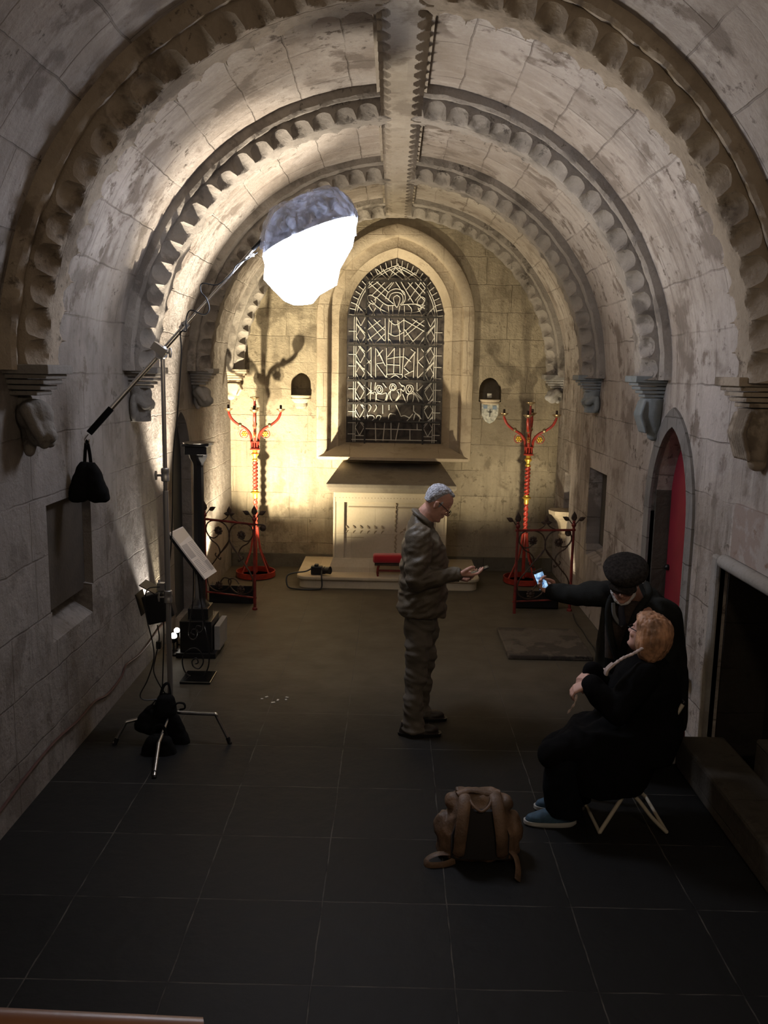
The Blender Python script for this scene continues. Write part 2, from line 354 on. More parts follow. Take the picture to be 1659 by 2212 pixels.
def bez(pts, n=8):   # Catmull-Rom through points
    pts = [V(p) for p in pts]; out = []
    for i in range(len(pts)-1):
        p0 = pts[max(i-1, 0)]; p1 = pts[i]; p2 = pts[i+1]; p3 = pts[min(i+2, len(pts)-1)]
        for k in range(n):
            t = k/n; out.append(.5*((2*p1) + (p2-p0)*t + (2*p0-5*p1+4*p2-p3)*t*t + (3*p1-p0-3*p2+p3)*t**3))
    out.append(pts[-1]); return out

# ============================================================ STRUCTURE
XL, XR, YE, ZS, RV, XC = -2.11, 2.05, 10.9, 2.49, 2.08, -.03
YB = -2.6
def wall_slab(name, X, out, y0, y1, z1, m):
    """a solid side wall 0.7 m thick whose inner face is finely divided"""
    b = MB(); b.box2((X, y0, -.1), (X+out*.75, y1, z1)); return b.build(name, m, None, smooth=False)
def cutter(mb): 
    o = mb.build('cut', None, None, smooth=False); return o
def carve(o, cuts):
    for c in cuts:
        def su(o, c=c):
            md = o.modifiers.new('b', 'BOOLEAN'); md.operation = 'DIFFERENCE'; md.object = c; md.solver = 'EXACT'
        bake(o, su); bpy.data.objects.remove(c, do_unlink=True)
    return o
def arch_poly(y0, y1, z0, zs, rise, n=10, pointed=.25):
    """pointed arch outline in (y,z)"""
    a = (y1-y0)/2; c = pointed*a; R = a+c; h = math.sqrt(R*R-c*c); k = rise/h; mid = (y0+y1)/2; pts = [(y0, z0), (y1, z0)]
    t1 = math.acos(c/R)
    for i in range(n+1): t = t1*i/n; pts.append((mid-c+R*math.cos(t), zs+R*math.sin(t)*k))
    for i in range(n-1, -1, -1): t = t1*i/n; pts.append((mid+c-R*math.cos(t), zs+R*math.sin(t)*k))
    return pts

floor = MB().box2((-3.4, YB-.1, -.2), (3.4, YE+.6, 0)).build('floor', M_FLOOR, None, smooth=False); struct(floor, 'dark slate flagstone floor with pale joints')
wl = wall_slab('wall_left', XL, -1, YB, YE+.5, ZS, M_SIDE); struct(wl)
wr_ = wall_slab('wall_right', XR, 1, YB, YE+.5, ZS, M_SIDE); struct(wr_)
# left wall: square niche with sloping sill, and the dark pointed recess behind the black pillar
n1 = MB(); n1.add([(XL+.05, 5.03, 1.02), (XL+.05, 5.78, 1.02), (XL-.42, 5.78, 1.10), (XL-.42, 5.03, 1.10), (XL+.05, 5.03, 1.69), (XL+.05, 5.78, 1.69), (XL-.42, 5.78, 1.69), (XL-.42, 5.03, 1.69)],
      [(0, 1, 2, 3), (7, 6, 5, 4), (0, 4, 5, 1), (1, 5, 6, 2), (2, 6, 7, 3), (3, 7, 4, 0)])
n1s = MB().prism([(XL+.05, 5.05, .80), (XL+.05, 5.05, 1.05), (XL-.36, 5.05, 1.05)], (0, .70, 0))
n2 = MB().prism([(XL+.05, y, z) for y, z in arch_poly(7.98, 8.72, .02, 1.55, .55)], (-.40, 0, 0))
carve(wl, [cutter(n1), cutter(n1s), cutter(n2)])
# right wall: arched doorway, square niche, piscina, broad low opening close to the camera
d1 = MB().prism([(XR-.05, y, z) for y, z in arch_poly(5.98, 6.86, .0, 1.45, .70)], (.9, 0, 0))
n3 = MB().box2((XR-.05, 8.32, .74), (XR+.38, 9.06, 1.56))
n3s = MB().prism([(XR-.05, 8.34, .60), (XR-.05, 8.34, .76), (XR+.3, 8.34, .76)], (0, .68, 0))
n4 = MB().box2((XR-.05, 10.02, .92), (XR+.3, 10.34, 1.36))
d2 = MB().box2((XR-.05, 2.3, -.02), (XR+.9, 5.33, 1.40))
carve(wr_, [cutter(d1), cutter(n3), cutter(n3s), cutter(n4), cutter(d2)])
M_RECESS = stone('shaded_recess_stone', 'side', (.028, .023, .018), (.010, .008, .007), (.04, .033, .027), .4, .4, .3, .4, .2, 1., seed=14.)  # near-black colour paints in the shade inside the low opening
struct(MB().box2((XR+.35, 2.0, -.1), (XR+.50, 5.335, 1.6)).box2((XR+.05, 5.31, 0), (XR+.4, 5.335, 1.4)).build('wall_low_opening', M_RECESS, None, smooth=False), 'dark rough masonry at the back of the low opening')
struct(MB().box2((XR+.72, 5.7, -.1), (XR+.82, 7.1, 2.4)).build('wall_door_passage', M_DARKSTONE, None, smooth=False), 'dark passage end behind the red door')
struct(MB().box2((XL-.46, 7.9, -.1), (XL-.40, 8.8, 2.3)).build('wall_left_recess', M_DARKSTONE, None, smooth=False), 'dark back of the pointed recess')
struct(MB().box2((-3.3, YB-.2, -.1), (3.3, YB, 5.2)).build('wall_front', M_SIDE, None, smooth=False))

# barrel vault, gently uneven
def vault():
    b = MB(); ys = [YB + i*(YE+.05-YB)/150 for i in range(151)]; na = 72
    for y in ys:
        for k in range(na+1):
            t = PI*k/na; j = .016*noise.noise(V((y*1.2, t*2.6, 3.3))) + .006*noise.noise(V((y*5, t*11, 1.3)))
            e = min(1, math.sin(t)*6); r = RV + j*e
            b.v.append((XC - r*math.cos(t), y, ZS + r*math.sin(t)))
    for i in range(150):
        for k in range(na): b.f.append((i*(na+1)+k, (i+1)*(na+1)+k, (i+1)*(na+1)+k+1, i*(na+1)+k+1))
    n0 = len(b.v)
    for y in (YB, YE+.05):
        for k in range(na+1):
            t = PI*k/na; b.v.append((XC - (RV+.55)*math.cos(t), y, ZS + (RV+.55)*math.sin(t)))
    for k in range(na): b.f.append((n0+k, n0+k+1, n0+na+1+k+1, n0+na+1+k))
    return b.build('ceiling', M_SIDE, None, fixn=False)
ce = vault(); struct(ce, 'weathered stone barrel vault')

# transverse ribs with engrailed (scalloped) arrises
def scoop(dist, sc, reach, d0):   # engrailed chamfer: its inner limit swings in and out
    e = reach*sc
    return 0. if e < 1e-4 or dist >= e else d0*sc**.5*(1-dist/e)**.75
def rib(name, Yc, wdt=.34, R=1.885, teeth=36, d0=.10, reach=.105, m=M_RIB):
    b = MB(); hw = wdt/2
    out = [(-hw-.07, RV+.02), (-hw-.065, R+.135), (-hw-.045, R+.115), (-hw-.02, R+.115), (-hw, R+.13)]
    ds = [0, .008, .018, .03, .045, .06, .075, .09, .105]
    ds = [d for d in ds if d <= reach]
    per = 10; n = teeth*per
    for i in range(n+1):
        th = PI*i/n; ph = (i % per)/per; sc = math.sin(PI*ph)**.6 if i % per else 0.
        tk = i//per; jit = 1+.45*noise.noise(V((tk*1.7, Yc, 0))); row = []
        for y, r in out: row.append((y, r))
        for d in ds: row.append((-hw+d, R+scoop(d, sc, reach, d0)*jit))
        row.append((0, R)); row = row+[(-y, r) for y, r in reversed(row[:-1])]; ns = len(row)
        for y, r in row:
            rr = r + .010*noise.noise(V((th*14, y*16, Yc)))+.004*noise.noise(V((th*60, y*50, Yc)))
            b.v.append((XC - rr*math.cos(th), Yc+y, ZS + rr*math.sin(th)))
    for i in range(n):
        for k in range(ns-1): b.f.append((i*ns+k, i*ns+k+1, (i+1)*ns+k+1, (i+1)*ns+k))
    o = b.build(name, m, None, fixn=True); struct(o, 'carved transverse rib with scalloped edges'); return o
RY = [2.67, 4.75, 6.81, 8.87, 10.83]
for i, y in enumerate(RY): rib('trim_%d' % (i+1), y, .34 if i < 4 else .20, reach=.105 if i < 4 else .07, m=M_RIB if i < 2 else M_RIB2)
# ridge rib along the crown
def ridge(name, y0, y1):
    b = MB(); hw = .15; R = 1.875; reach = .078; d0 = .13
    teeth = int((y1-y0)/.155); per = 10; n = teeth*per
    for i in range(n+1):
        y = y0+(y1-y0)*i/n; ph = (i % per)/per; sc = math.sin(PI*ph)**.6 if i % per else 0
        row = [(-hw-.03, RV+.02), (-hw-.03, R+.14), (-hw, R+.145)]+[(-hw+d, R+scoop(d, sc, reach, d0)) for d in (0, .006, .014, .024, .036, .048, .06, .07, .078)]+[(0, R)]
        row = row+[(-x, r) for x, r in reversed(row[:-1])]; ns = len(row)
        for x, r in row: b.v.append((XC+x, y, ZS+r+.003*noise.noise(V((x*20, y*6, 1)))))
    for i in range(n):
        for k in range(ns-1): b.f.append((i*ns+k, i*ns+k+1, (i+1)*ns+k+1, (i+1)*ns+k))
    o = b.build(name, M_RIDGE, None); struct(o, 'scalloped ridge rib on the crown of the vault')
for i in range(4): ridge('trim_%d' % (6+i), RY[i], RY[i+1])
ridge('trim_10', YB+.05, RY[0])

# end wall with the window opening
XW = -.035
def pointed(a, zs=3.16, c=.18, n=14):
    R = a+c; h = math.sqrt(R*R-c*c); t1 = math.acos(c/R); p = []
    for i in range(n+1): t = t1*i/n; p.append((XW-c+R*math.cos(t), zs+R*math.sin(t)))
    for i in range(n-1, -1, -1): t = t1*i/n; p.append((XW+c-R*math.cos(t), zs+R*math.sin(t)))
    return p
we = MB().box2((-2.9, YE, -.1), (2.9, YE+.5, 5.1)).build('wall_back', M_END, None, smooth=False); struct(we)
wc = MB().prism([(x, YE-.1, z) for x, z in [(XW-.84, 1.5), (XW+.84, 1.5)]+pointed(.84)], (0, .8, 0))
def nichecut(cx, z0, hw, h):
    pts = [(cx-hw, z0), (cx+hw, z0)]+[(cx+hw*math.cos(t*PI/10), z0+h-hw+hw*1.15*math.sin(t*PI/10)) for t in range(11)]
    return MB().prism([(x, YE-.1, z) for x, z in pts], (0, .34, 0))
carve(we, [cutter(wc), cutter(nichecut(-1.215, 2.17, .125, .30)), cutter(nichecut(1.17, 2.17, .14, .28))])
# splayed reveal and projecting hood
def ringloft(name, rows, m, zb, close=False):
    b = MB(); n = None
    for a, y, z0 in rows:
        p = [(XW+a, z0)]+pointed(a)+[(XW-a, z0)]; n = len(p); b.v += [(x, y, z) for x, z in p]
    for i in range(len(rows)-1):
        for k in range(n-1): b.f.append((i*n+k, i*n+k+1, (i+1)*n+k+1, (i+1)*n+k))
    return b.build(name, m, None)
win = thing('window_1', 'tall pointed leaded window above the altar', 'window', (XW, YE, 1.5)); win['kind'] = 'structure'
del win['category']
setpar(ringloft('window_reveal', [(.985, YE-.0, 1.42), (.975, YE-.055, 1.42), (.95, YE-.065, 1.42), (.865, YE-.06, 1.42), (.845, YE-.045, 1.42), (.835, YE+.05, 1.42), (.73, YE+.055, 1.46), (.71, YE+.045, 1.48), (.70, YE+.06, 1.5), (.62, YE+.20, 1.55), (.605, YE+.26, 1.55)], M_DRESS, 1.4), win)
def leads():
    sx, sy_ = 5.144, 5.144; b = MB(); Yg = YE+.205
    def P(q): p = at(730+q[0]/sx, 540+q[1]/sy_, Yg); return V((p.x, Yg, p.z))
    def seg(*pts): b.tube([P(p) for p in pts], .0056, 4)
    def cur(*pts): b.tube([V((q.x, Yg, q.z)) for q in bez([P(p) for p in pts], 5)], .0056, 4)
    def arcring(a, z0=1.62):
        p = [(XW+a, z0)]+pointed(a, 3.16)+[(XW-a, z0)]; b.tube([(x, Yg, z) for x, z in p], .0056, 4)
    arcring(.525); arcring(.50)
    # radial ties of the border strip
    po = [(XW+.60, 1.62)]+pointed(.60)+[(XW-.60, 1.62)]; pi_ = [(XW+.525, 1.62)]+pointed(.525)+[(XW-.525, 1.62)]
    for i in range(2, len(po)-2): b.tube([(po[i][0], Yg, po[i][1]), (pi_[i][0], Yg, pi_[i][1])], .0054, 4)
    for s in (-1, 1):
        z = 1.72
        while z < 3.1: b.tube([(XW+s*.595, Yg, z), (XW+s*.502, Yg, z)], .005, 4); z += .145
    # diamond borders both sides (x between .36 and .50)
    for s in (-1, 1):
        z = 1.70
        while z < 3.32:
            x0, x1 = XW+s*.385, XW+s*.498; xm = (x0+x1)/2; h = .105
            if z+2*h > 3.42: break
            b.tube([(xm, Yg, z), (x1, Yg, z+h), (xm, Yg, z+2*h), (x0, Yg, z+h), (xm, Yg, z)], .0052, 4)
            b.tube([(x0, Yg, z+h*1.35), (x1, Yg, z+h*.0+2.5*h)], .0052, 4); b.tube([(x1, Yg, z+.02), (x0, Yg, z-.14+.02)] if z > 1.75 else [(x1, Yg, z), (x0, Yg, z)], .0052, 4)
            z += .232
    # field: long diagonals of the head and body
    for q in [((665, 150), (560, 330)), ((665, 150), (760, 330)), ((620, 180), (800, 330)), ((740, 190), (560, 320)), ((560, 200), (720, 330)), ((860, 250), (750, 330)), ((500, 210), (580, 320)), ((430, 210), (540, 320)),
              ((330, 350), (620, 600)), ((430, 350), (560, 470)), ((520, 360), (380, 500)), ((600, 360), (400, 560)), ((450, 350), (310, 440)), ((700, 350), (840, 590)), ((620, 360), (560, 440)), ((830, 360), (760, 440)), ((930, 350), (780, 560)), ((990, 400), (860, 560)), ((860, 360), (990, 500)), ((780, 360), (990, 590)), ((640, 350), (740, 500)),
              ((330, 380), (300, 470)), ((310, 560), (420, 740)), ((300, 660), (360, 600)), ((370, 740), (420, 640)), ((890, 640), (940, 740)), ((990, 600), (890, 660)), ((990, 690), (920, 740)), ((860, 600), (990, 660)),
              ((300, 860), (400, 1050)), ((330, 780), (520, 1010)), ((400, 770), (520, 890)), ((470, 780), (310, 900)), ((520, 850), (330, 1000)), ((520, 930), (400, 1050)), ((300, 960), (370, 1050)), ((740, 880), (860, 1050)), ((740, 780), (990, 920)), ((830, 770), (980, 860)), ((980, 870), (800, 1050)), ((990, 930), (900, 1060)), ((960, 780), (740, 960)), ((880, 780), (750, 900)),
              ((525, 760), (530, 1050)), ((570, 760), (560, 1050)), ((600, 780), (590, 950)), ((735, 760), (735, 1060)), ((680, 790), (690, 1060)), ((560, 620), (570, 730)), ((610, 620), (610, 730)), ((690, 620), (670, 730)), ((740, 620), (740, 730)),
              ((370, 1080), (290, 1170), (360, 1260)), ((370, 1080), (370, 1420)), ((420, 1090), (420, 1420)), ((290, 1290), (370, 1220)), ((290, 1310), (400, 1430)), ((430, 1100), (530, 1290)), ((500, 1110), (440, 1180)), ((430, 1260), (510, 1250)), ((430, 1270), (540, 1420)), ((540, 1090), (545, 1380)), ((630, 1090), (620, 1370)), ((690, 1090), (690, 1370)), ((735, 1090), (715, 1380)),
              ((550, 1210), (640, 1190), (735, 1185)), ((545, 1270), (690, 1280)), ((740, 1185), (810, 1240)), ((735, 1300), (860, 1130)), ((810, 1100), (860, 1140), (760, 1260)), ((850, 1160), (840, 1420)), ((890, 1090), (885, 1440)), ((930, 1100), (975, 1160), (890, 1240)), ((890, 1240), (975, 1330), (890, 1420)), ((735, 1310), (790, 1360)), ((740, 1390), (840, 1340)), ((740, 1400), (790, 1440)), ((550, 1190), (630, 1090)),
              ((370, 1470), (360, 1680)), ((290, 1500), (400, 1600)), ((290, 1640), (380, 1560)), ((420, 1470), (410, 1560)), ((960, 1490), (880, 1570)), ((880, 1470), (880, 1570)), ((830, 1570), (960, 1690)), ((870, 1580), (950, 1670)), ((500, 1480), (540, 1530)), ((680, 1470), (720, 1520)), ((720, 1600), (760, 1700)), ((650, 1560), (700, 1540), (700, 1610), (640, 1690)),
              ((300, 1720), (330, 1840)), ((500, 1710), (500, 1820)), ((570, 1710), (570, 1780)), ((640, 1710), (700, 1850)), ((840, 1720), (840, 1790), (930, 1880)), ((280, 1850), (340, 1840)), ((760, 1910), (830, 1820)), ((280, 1985), (950, 2000)), ((415, 1920), (420, 2120)), ((500, 2120), (520, 1920)), ((590, 1920), (590, 2110)), ((640, 2120), (680, 1920)), ((800, 1990), (800, 2110)), ((880, 1930), (880, 2000)), ((150, 2105), (1100, 2120))]: seg(*q)
    for q in [((530, 545), (560, 470), (640, 430), (730, 460), (750, 540), (720, 600)), ((560, 560), (590, 490), (650, 470), (710, 490), (725, 560), (690, 610)), ((655, 500), (620, 530), (630, 590), (655, 635), (680, 590), (690, 530), (655, 500)),
              ((330, 510), (370, 500), (420, 540), (400, 600), (340, 570), (330, 510)), ((890, 560), (930, 520), (970, 550), (930, 610), (885, 600), (890, 560)), ((370, 560), (450, 640), (560, 700)), ((420, 520), (540, 610), (640, 610)), ((885, 600), (800, 600), (700, 610)), ((500, 600), (470, 660), (500, 720)), ((770, 600), (820, 660), (800, 740)), ((960, 570), (900, 680), (740, 700)),
              ((570, 780), (640, 830), (740, 770)), ((560, 920), (640, 955), (735, 910)), ((665, 780), (670, 850), (700, 910)), ((740, 1040), (770, 1020), (800, 1060)), ((570, 990), (610, 1050)), ((430, 1100), (480, 1180), (510, 1260)),
              ((545, 1380), (620, 1375), (715, 1385), (700, 1430), (640, 1390), (570, 1430), (540, 1400), (545, 1380)),
              ((425, 1540), (440, 1505), (480, 1510), (500, 1550), (480, 1590), (440, 1580), (425, 1540)), ((575, 1530), (590, 1490), (630, 1490), (650, 1530), (620, 1560), (585, 1550), (575, 1530)), ((755, 1550), (770, 1505), (820, 1505), (840, 1550), (810, 1590), (765, 1590), (755, 1550)), ((440, 1545), (460, 1520), (480, 1550), (460, 1575), (440, 1545)), ((595, 1530), (610, 1500), (635, 1530), (610, 1550), (595, 1530)), ((775, 1550), (795, 1515), (820, 1545), (795, 1580), (775, 1550)),
              ((430, 1660), (435, 1600), (490, 1600), (540, 1590), (520, 1680), (430, 1660)), ((540, 1680), (560, 1600), (590, 1560)), ((590, 1560), (580, 1620), (620, 1690), (680, 1610), (660, 1570)), ((770, 1690), (780, 1610), (840, 1600), (830, 1690)), ((360, 1600), (420, 1580), (420, 1690)), ((710, 1500), (740, 1520), (730, 1570), (700, 1540)), ((840, 1590), (880, 1640), (900, 1690)),
              ((330, 1880), (340, 1840), (390, 1840), (405, 1870), (380, 1895)), ((420, 1880), (440, 1840), (480, 1845), (460, 1890)), ((300, 1740), (330, 1710), (370, 1740), (340, 1800)), ((560, 1880), (580, 1820), (640, 1830)), ((700, 1850), (740, 1840), (800, 1870)), ((840, 1890), (860, 1820), (910, 1850), (900, 1910)), ((400, 1800), (430, 1750), (420, 1720))]: cur(*q)
    o = b.build('lead_cames', M_LEAD, win, fixn=False); o['label'] = 'pale lead lines'; return o
leads()
def glassmat():
    m = mat('dark_antique_glass', (.05, .045, .04), .25, spec=.4); nt = m.node_tree; L = nt.links.new; b = nt.nodes['Principled BSDF']
    g = _n(nt, 'ShaderNodeNewGeometry'); n = _n(nt, 'ShaderNodeTexNoise'); n.inputs['Scale'].default_value = 5; n.inputs['Detail'].default_value = 5; n.inputs['Distortion'].default_value = 2; L(g.outputs[0], n.inputs['Vector'])
    r = _n(nt, 'ShaderNodeValToRGB'); L(n.outputs[0], r.inputs[0]); e = r.color_ramp.elements; e[0].position = .3; e[0].color = (.012, .010, .009, 1); e[1].position = .8; e[1].color = (.11, .092, .075, 1)
    L(r.outputs[0], b.inputs['Base Color']); return m
M_GLASS = glassmat()
setpar(MB().prism([(x, YE+.215, z) for x, z in [(XW-.63, 1.5), (XW+.63, 1.5)]+pointed(.63)], (0, .02, 0)).build('glass_pane', M_GLASS, None, smooth=False), win)
for py, hw in ((607, .385), (684, .585), (747, .585), (824, .585), (873, .585), (911, .585)):
    z = at(855, py, YE+.18).z; setpar(MB().box((XW-.01, YE+.175, z), (hw*2+.02, .018, .022)).build('saddle_bar', M_BAR, None, smooth=False), win)
for s in (-1, 1): setpar(MB().box2((XW+s*.375-.011, YE+.18, 1.6), (XW+s*.375+.011, YE+.192, 3.63)).build('mullion_bar', M_BAR, None, smooth=False), win)
# sloping stone sill
sb = MB(); zt, zf = 1.615, 1.475; yf = YE-.36
sb.add([(XW-.63, YE+.24, zt), (XW+.63, YE+.24, zt), (XW+.93, yf, zf), (XW-.93, yf, zf), (XW-.63, YE+.24, 1.36), (XW+.63, YE+.24, 1.36), (XW+.93, yf, zf-.035), (XW-.93, yf, zf-.035), (XW-.93, YE-.02, 1.40), (XW+.93, YE-.02, 1.40)],
       [(0, 1, 2, 3), (3, 2, 6, 7), (7, 6, 9, 8), (8, 9, 5, 4), (0, 3, 7, 8), (0, 8, 4), (1, 9, 6, 2), (1, 5, 9), (0, 4, 5, 1)])
o = sb.build('window_sill', M_DRESS, win, smooth=False)

# door surround and red door on the right wall
def arch_band(name, y0, y1, w_, m, X, t=.02):
    a = arch_poly(y0, y1, 0, 1.45, .70); c = arch_poly(y0-w_, y1+w_, 0, 1.45, .70+w_*1.1); b = MB()
    a = a[1:]+a[:1]; c = c[1:]+c[:1]; n = len(a)
    for p in (a, c):
        for y, z in p: b.v.append((X-t, y, z))
    for y, z in a: b.v.append((X+.03, y, z))
    for y, z in c: b.v.append((X+.03, y, z))
    for k in range(n-1):
        b.f += [(k, k+1, n+k+1, n+k), (2*n+k, 2*n+k+1, k+1, k), (n+k, n+k+1, 3*n+k+1, 3*n+k)]
    return b.build(name, m, None)
struct(arch_band('trim_11', 5.98, 6.86, .13, stone('grey_door_voussoirs', 'side', (.19, .18, .17), (.06, .055, .05), (.25, .24, .23), .6, .2, .25, .4, 0, .8, seed=8.), XR), 'grey stone surround of the arched doorway')
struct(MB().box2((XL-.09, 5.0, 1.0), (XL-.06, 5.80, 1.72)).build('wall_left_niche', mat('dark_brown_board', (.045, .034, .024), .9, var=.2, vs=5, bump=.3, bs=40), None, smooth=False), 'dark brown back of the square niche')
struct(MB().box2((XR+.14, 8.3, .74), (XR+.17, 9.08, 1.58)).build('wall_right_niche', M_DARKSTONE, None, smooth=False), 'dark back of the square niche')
struct(MB().prism([(XL-.10, y, z) for y, z in arch_poly(7.96, 8.74, .02, 1.55, .57)], (-.03, 0, 0)).build('wall_left_recess_backing', mat('blue_black_backing', (.022, .024, .026), .8, var=.2, vs=6), None, smooth=False), 'blue black backing in the pointed recess')  # dark sheet added to give the recess its black-blue interior
struct(MB().box2((XR+.03, 6.835, 0), (XR+.15, 6.858, 1.62)).build('trim_15', M_DARKSTONE, None, smooth=False), 'rough dark jamb beside the red door')
dr = thing('door_1', 'plain dark red door standing in the arched doorway', 'door', (XR+.3, 6.3, 0)); dr['kind'] = 'structure'; del dr['category']
M_DOOR = mat('crimson_painted_door', (.20, .006, .018), .7, var=.08, vs=5)
pts = arch_poly(5.93, 6.91, .01, 1.45, .74)
setpar(MB().prism([(XR+.15, y, z) for y, z in pts], (.04, 0, 0)).build('door_leaf', M_DOOR, None, smooth=False), dr)
setpar(MB().ell((XR+.14, 6.78, 1.0), .025).build('door_knob', M_BLACK, None), dr)
# low opening: roll-moulded lintel, jamb
struct(MB().tube([(XR-.035, 2.2, 1.395), (XR-.035, 5.20, 1.395)], .045, 12).build('trim_12', M_GREYSTONE, None), 'pale roll moulding along the lintel of the low opening')
struct(MB().box2((XR-.03, 5.33, 0), (XR+.05, 5.43, 1.40)).build('trim_13', M_GREYSTONE, None, smooth=False, bevel=.02), 'stone jamb of the low opening')
struct(MB().box2((XR-.025, 3.0, 1.44), (XR+.0, 5.14, 1.77)).build('trim_14', stone('lintel_block', 'none', (.36, .31, .28), (.21, .14, .11), (.46, .42, .39), 0, 9, 9, .9, 0, .3, seed=13.), None, smooth=False), 'plain lintel block patched with brown')
# stairs below the camera (outside the frame)
st = MB()
for i in range(5): st.box2((XL, 2.35-.29*i, 0), (XR, 2.35-.29*(i+1), .19*(i+1)))
st.box2((XL, .9, 0), (XR, YB, .95))
struct(st.build('stair_flight', M_DARKSTONE, None, smooth=False), 'stone steps down into the chapel')
# skirting course of the end wall, in darker stone
struct(MB().box2((-2.1, YE-.04, 0), (2.04, YE+.01, .17)).build('baseboard_back', stone('dark_footing_stone', 'end', (.13, .115, .085), (.04, .035, .03), (.17, .15, .11), .6, .6, .3, .4, 0, 1., seed=3.), None, smooth=False), 'darker footing course')

exec_objects = True
#@@OBJECTS
# ============================================================ OBJECTS
# ---- carved corbels under the ribs
def corbel(side, Y, w_, h, label, style, m):
    X = XL if side < 0 else XR; s = -side; zt = 2.49
    t = thing('corbel', label, 'corbel', (X, Y, zt-h), 'carved stone corbels under the ribs')
    b = MB(); pj = .17
    def blk(z0, z1, d, ww): b.box2((X-s*.02, Y-ww/2, zt-z0), (X+s*d, Y+ww/2, zt-z1))
    a = MB(); 
    a.box2((X-s*.02, Y-w_/2-.03, zt+.03), (X+s*(pj+.075), Y+w_/2+.03, zt-.02)); a.box2((X-s*.02, Y-w_/2, zt-.02), (X+s*(pj+.05), Y+w_/2, zt-.045))
    for k in range(3): a.box2((X-s*.02, Y-w_/2+.015*(k+1), zt-.05-.03*k), (X+s*(pj+.03-.025*k), Y+w_/2-.015*(k+1), zt-.075-.03*k))
    setpar(a.build('abacus', m, None, smooth=False, bevel=.006), t)
    zb = zt-.14; c = MB()
    if style == 'angel':
        c.loft([((X+s*.05, Y, zb-h*.80), V((.09, 0, 0)), V((0, w_*.36, 0))), ((X+s*.06, Y, zb-h*.5), V((.08, 0, 0)), V((0, w_*.30, 0))), ((X+s*.05, Y, zb-h*.1), V((.08, 0, 0)), V((0, w_*.33, 0))), ((X+s*.04, Y, zb+.02), V((.09, 0, 0)), V((0, w_*.38, 0)))], 16)
        c.ell((X+s*.11, Y, zb-h*.12), (.045, .05, .06)); c.ell((X+s*.10, Y, zb-h*.36), (.06, .075, .08))
        for q in (-1, 1): c.chain([(X+s*.06, Y+q*.08, zb-h*.25), (X+s*.12, Y+q*.085, zb-h*.42), (X+s*.15, Y+q*.02, zb-h*.36)], [.032, .028, .024]); c.ell((X+s*.03, Y+q*.095, zb-h*.45), (.03, .03, h*.32))
        c.box((X+s*.15, Y, zb-h*.38), (.02, .09, .07))
    elif style == 'beast':
        c.ell((X+s*.09, Y, zb-h*.30), (.10, .10, h*.26)); c.ell((X+s*.12, Y-.02, zb-h*.52), (.075, .075, .09)); c.ell((X+s*.17, Y-.03, zb-h*.60), (.05, .05, .045))
        for q in (-1, 1): c.ell((X+s*.12, Y+q*.055, zb-h*.42), (.02, .02, .04)); c.chain([(X+s*.08, Y+q*.08, zb-h*.2), (X+s*.14, Y+q*.09, zb-h*.55), (X+s*.15, Y+q*.04, zb-h*.72)], [.04, .03, .03])
        c.chain([(X+s*.0, Y+.05, zb-h*.1), (X+s*.03, Y+.07, zb-h*.6), (X+s*.05, Y, zb-h*.85)], [.06, .05, .03])
    else:
        c.loft([((X+s*.04, Y, zb-h*.85), V((.05, 0, 0)), V((0, w_*.22, 0))), ((X+s*.07, Y, zb-h*.45), V((.09, 0, 0)), V((0, w_*.33, 0))), ((X+s*.06, Y, zb), V((.10, 0, 0)), V((0, w_*.40, 0)))], 16)
        for q in range(7): y = Y+(q-3)*w_*.105; c.chain([(X+s*.14, y, zb-h*.10), (X+s*.165, y, zb-h*.40), (X+s*.12, y+.01, zb-h*.82)], [.014, .017, .013])
        c.ell((X+s*.03, Y, zb-h*.9), (.06, .05, .05))
    o = flesh('carving', c, m, None, .009, 2); setpar(o, t); return t
M_BLUEGREY = stone('bluish_painted_corbel_stone', 'side', (.20, .235, .25), (.09, .08, .07), (.33, .35, .35), 0, 5, 5, .5, 0, .5, seed=7.)
M_DARKCORBEL = stone('dark_corbel_stone', 'side', (.17, .15, .13), (.05, .042, .036), (.24, .225, .20), .0, 5, 5., .5, .0, .8, seed=26.)
corbel(-1, 4.72, .30, .36, 'large beast corbel under the nearest rib on the left wall', 'beast', M_DARKCORBEL)
corbel(1, 4.85, .30, .34, 'broken brown corbel under the nearest rib at the right edge of the photo', 'foliage', M_RIB)
corbel(-1, 6.81, .26, .32, 'robed figure corbel under the second rib, behind the metal boom', 'angel', M_DARKCORBEL)
corbel(1, 6.81, .26, .32, 'ribbed bluish corbel on the right wall above the red door', 'foliage', M_BLUEGREY)
corbel(-1, 8.87, .22, .26, 'small worn corbel under the third rib on the left wall', 'beast', M_GREYSTONE)
corbel(1, 8.87, .22, .26, 'bluish corbel under the third rib, left of the ribbed one', 'angel', M_BLUEGREY)
corbel(-1, 10.78, .15, .18, 'small leaf corbel in the far left corner', 'foliage', M_DRESS)
corbel(1, 10.78, .15, .18, 'small leaf corbel in the far right corner', 'beast', M_GREYSTONE)

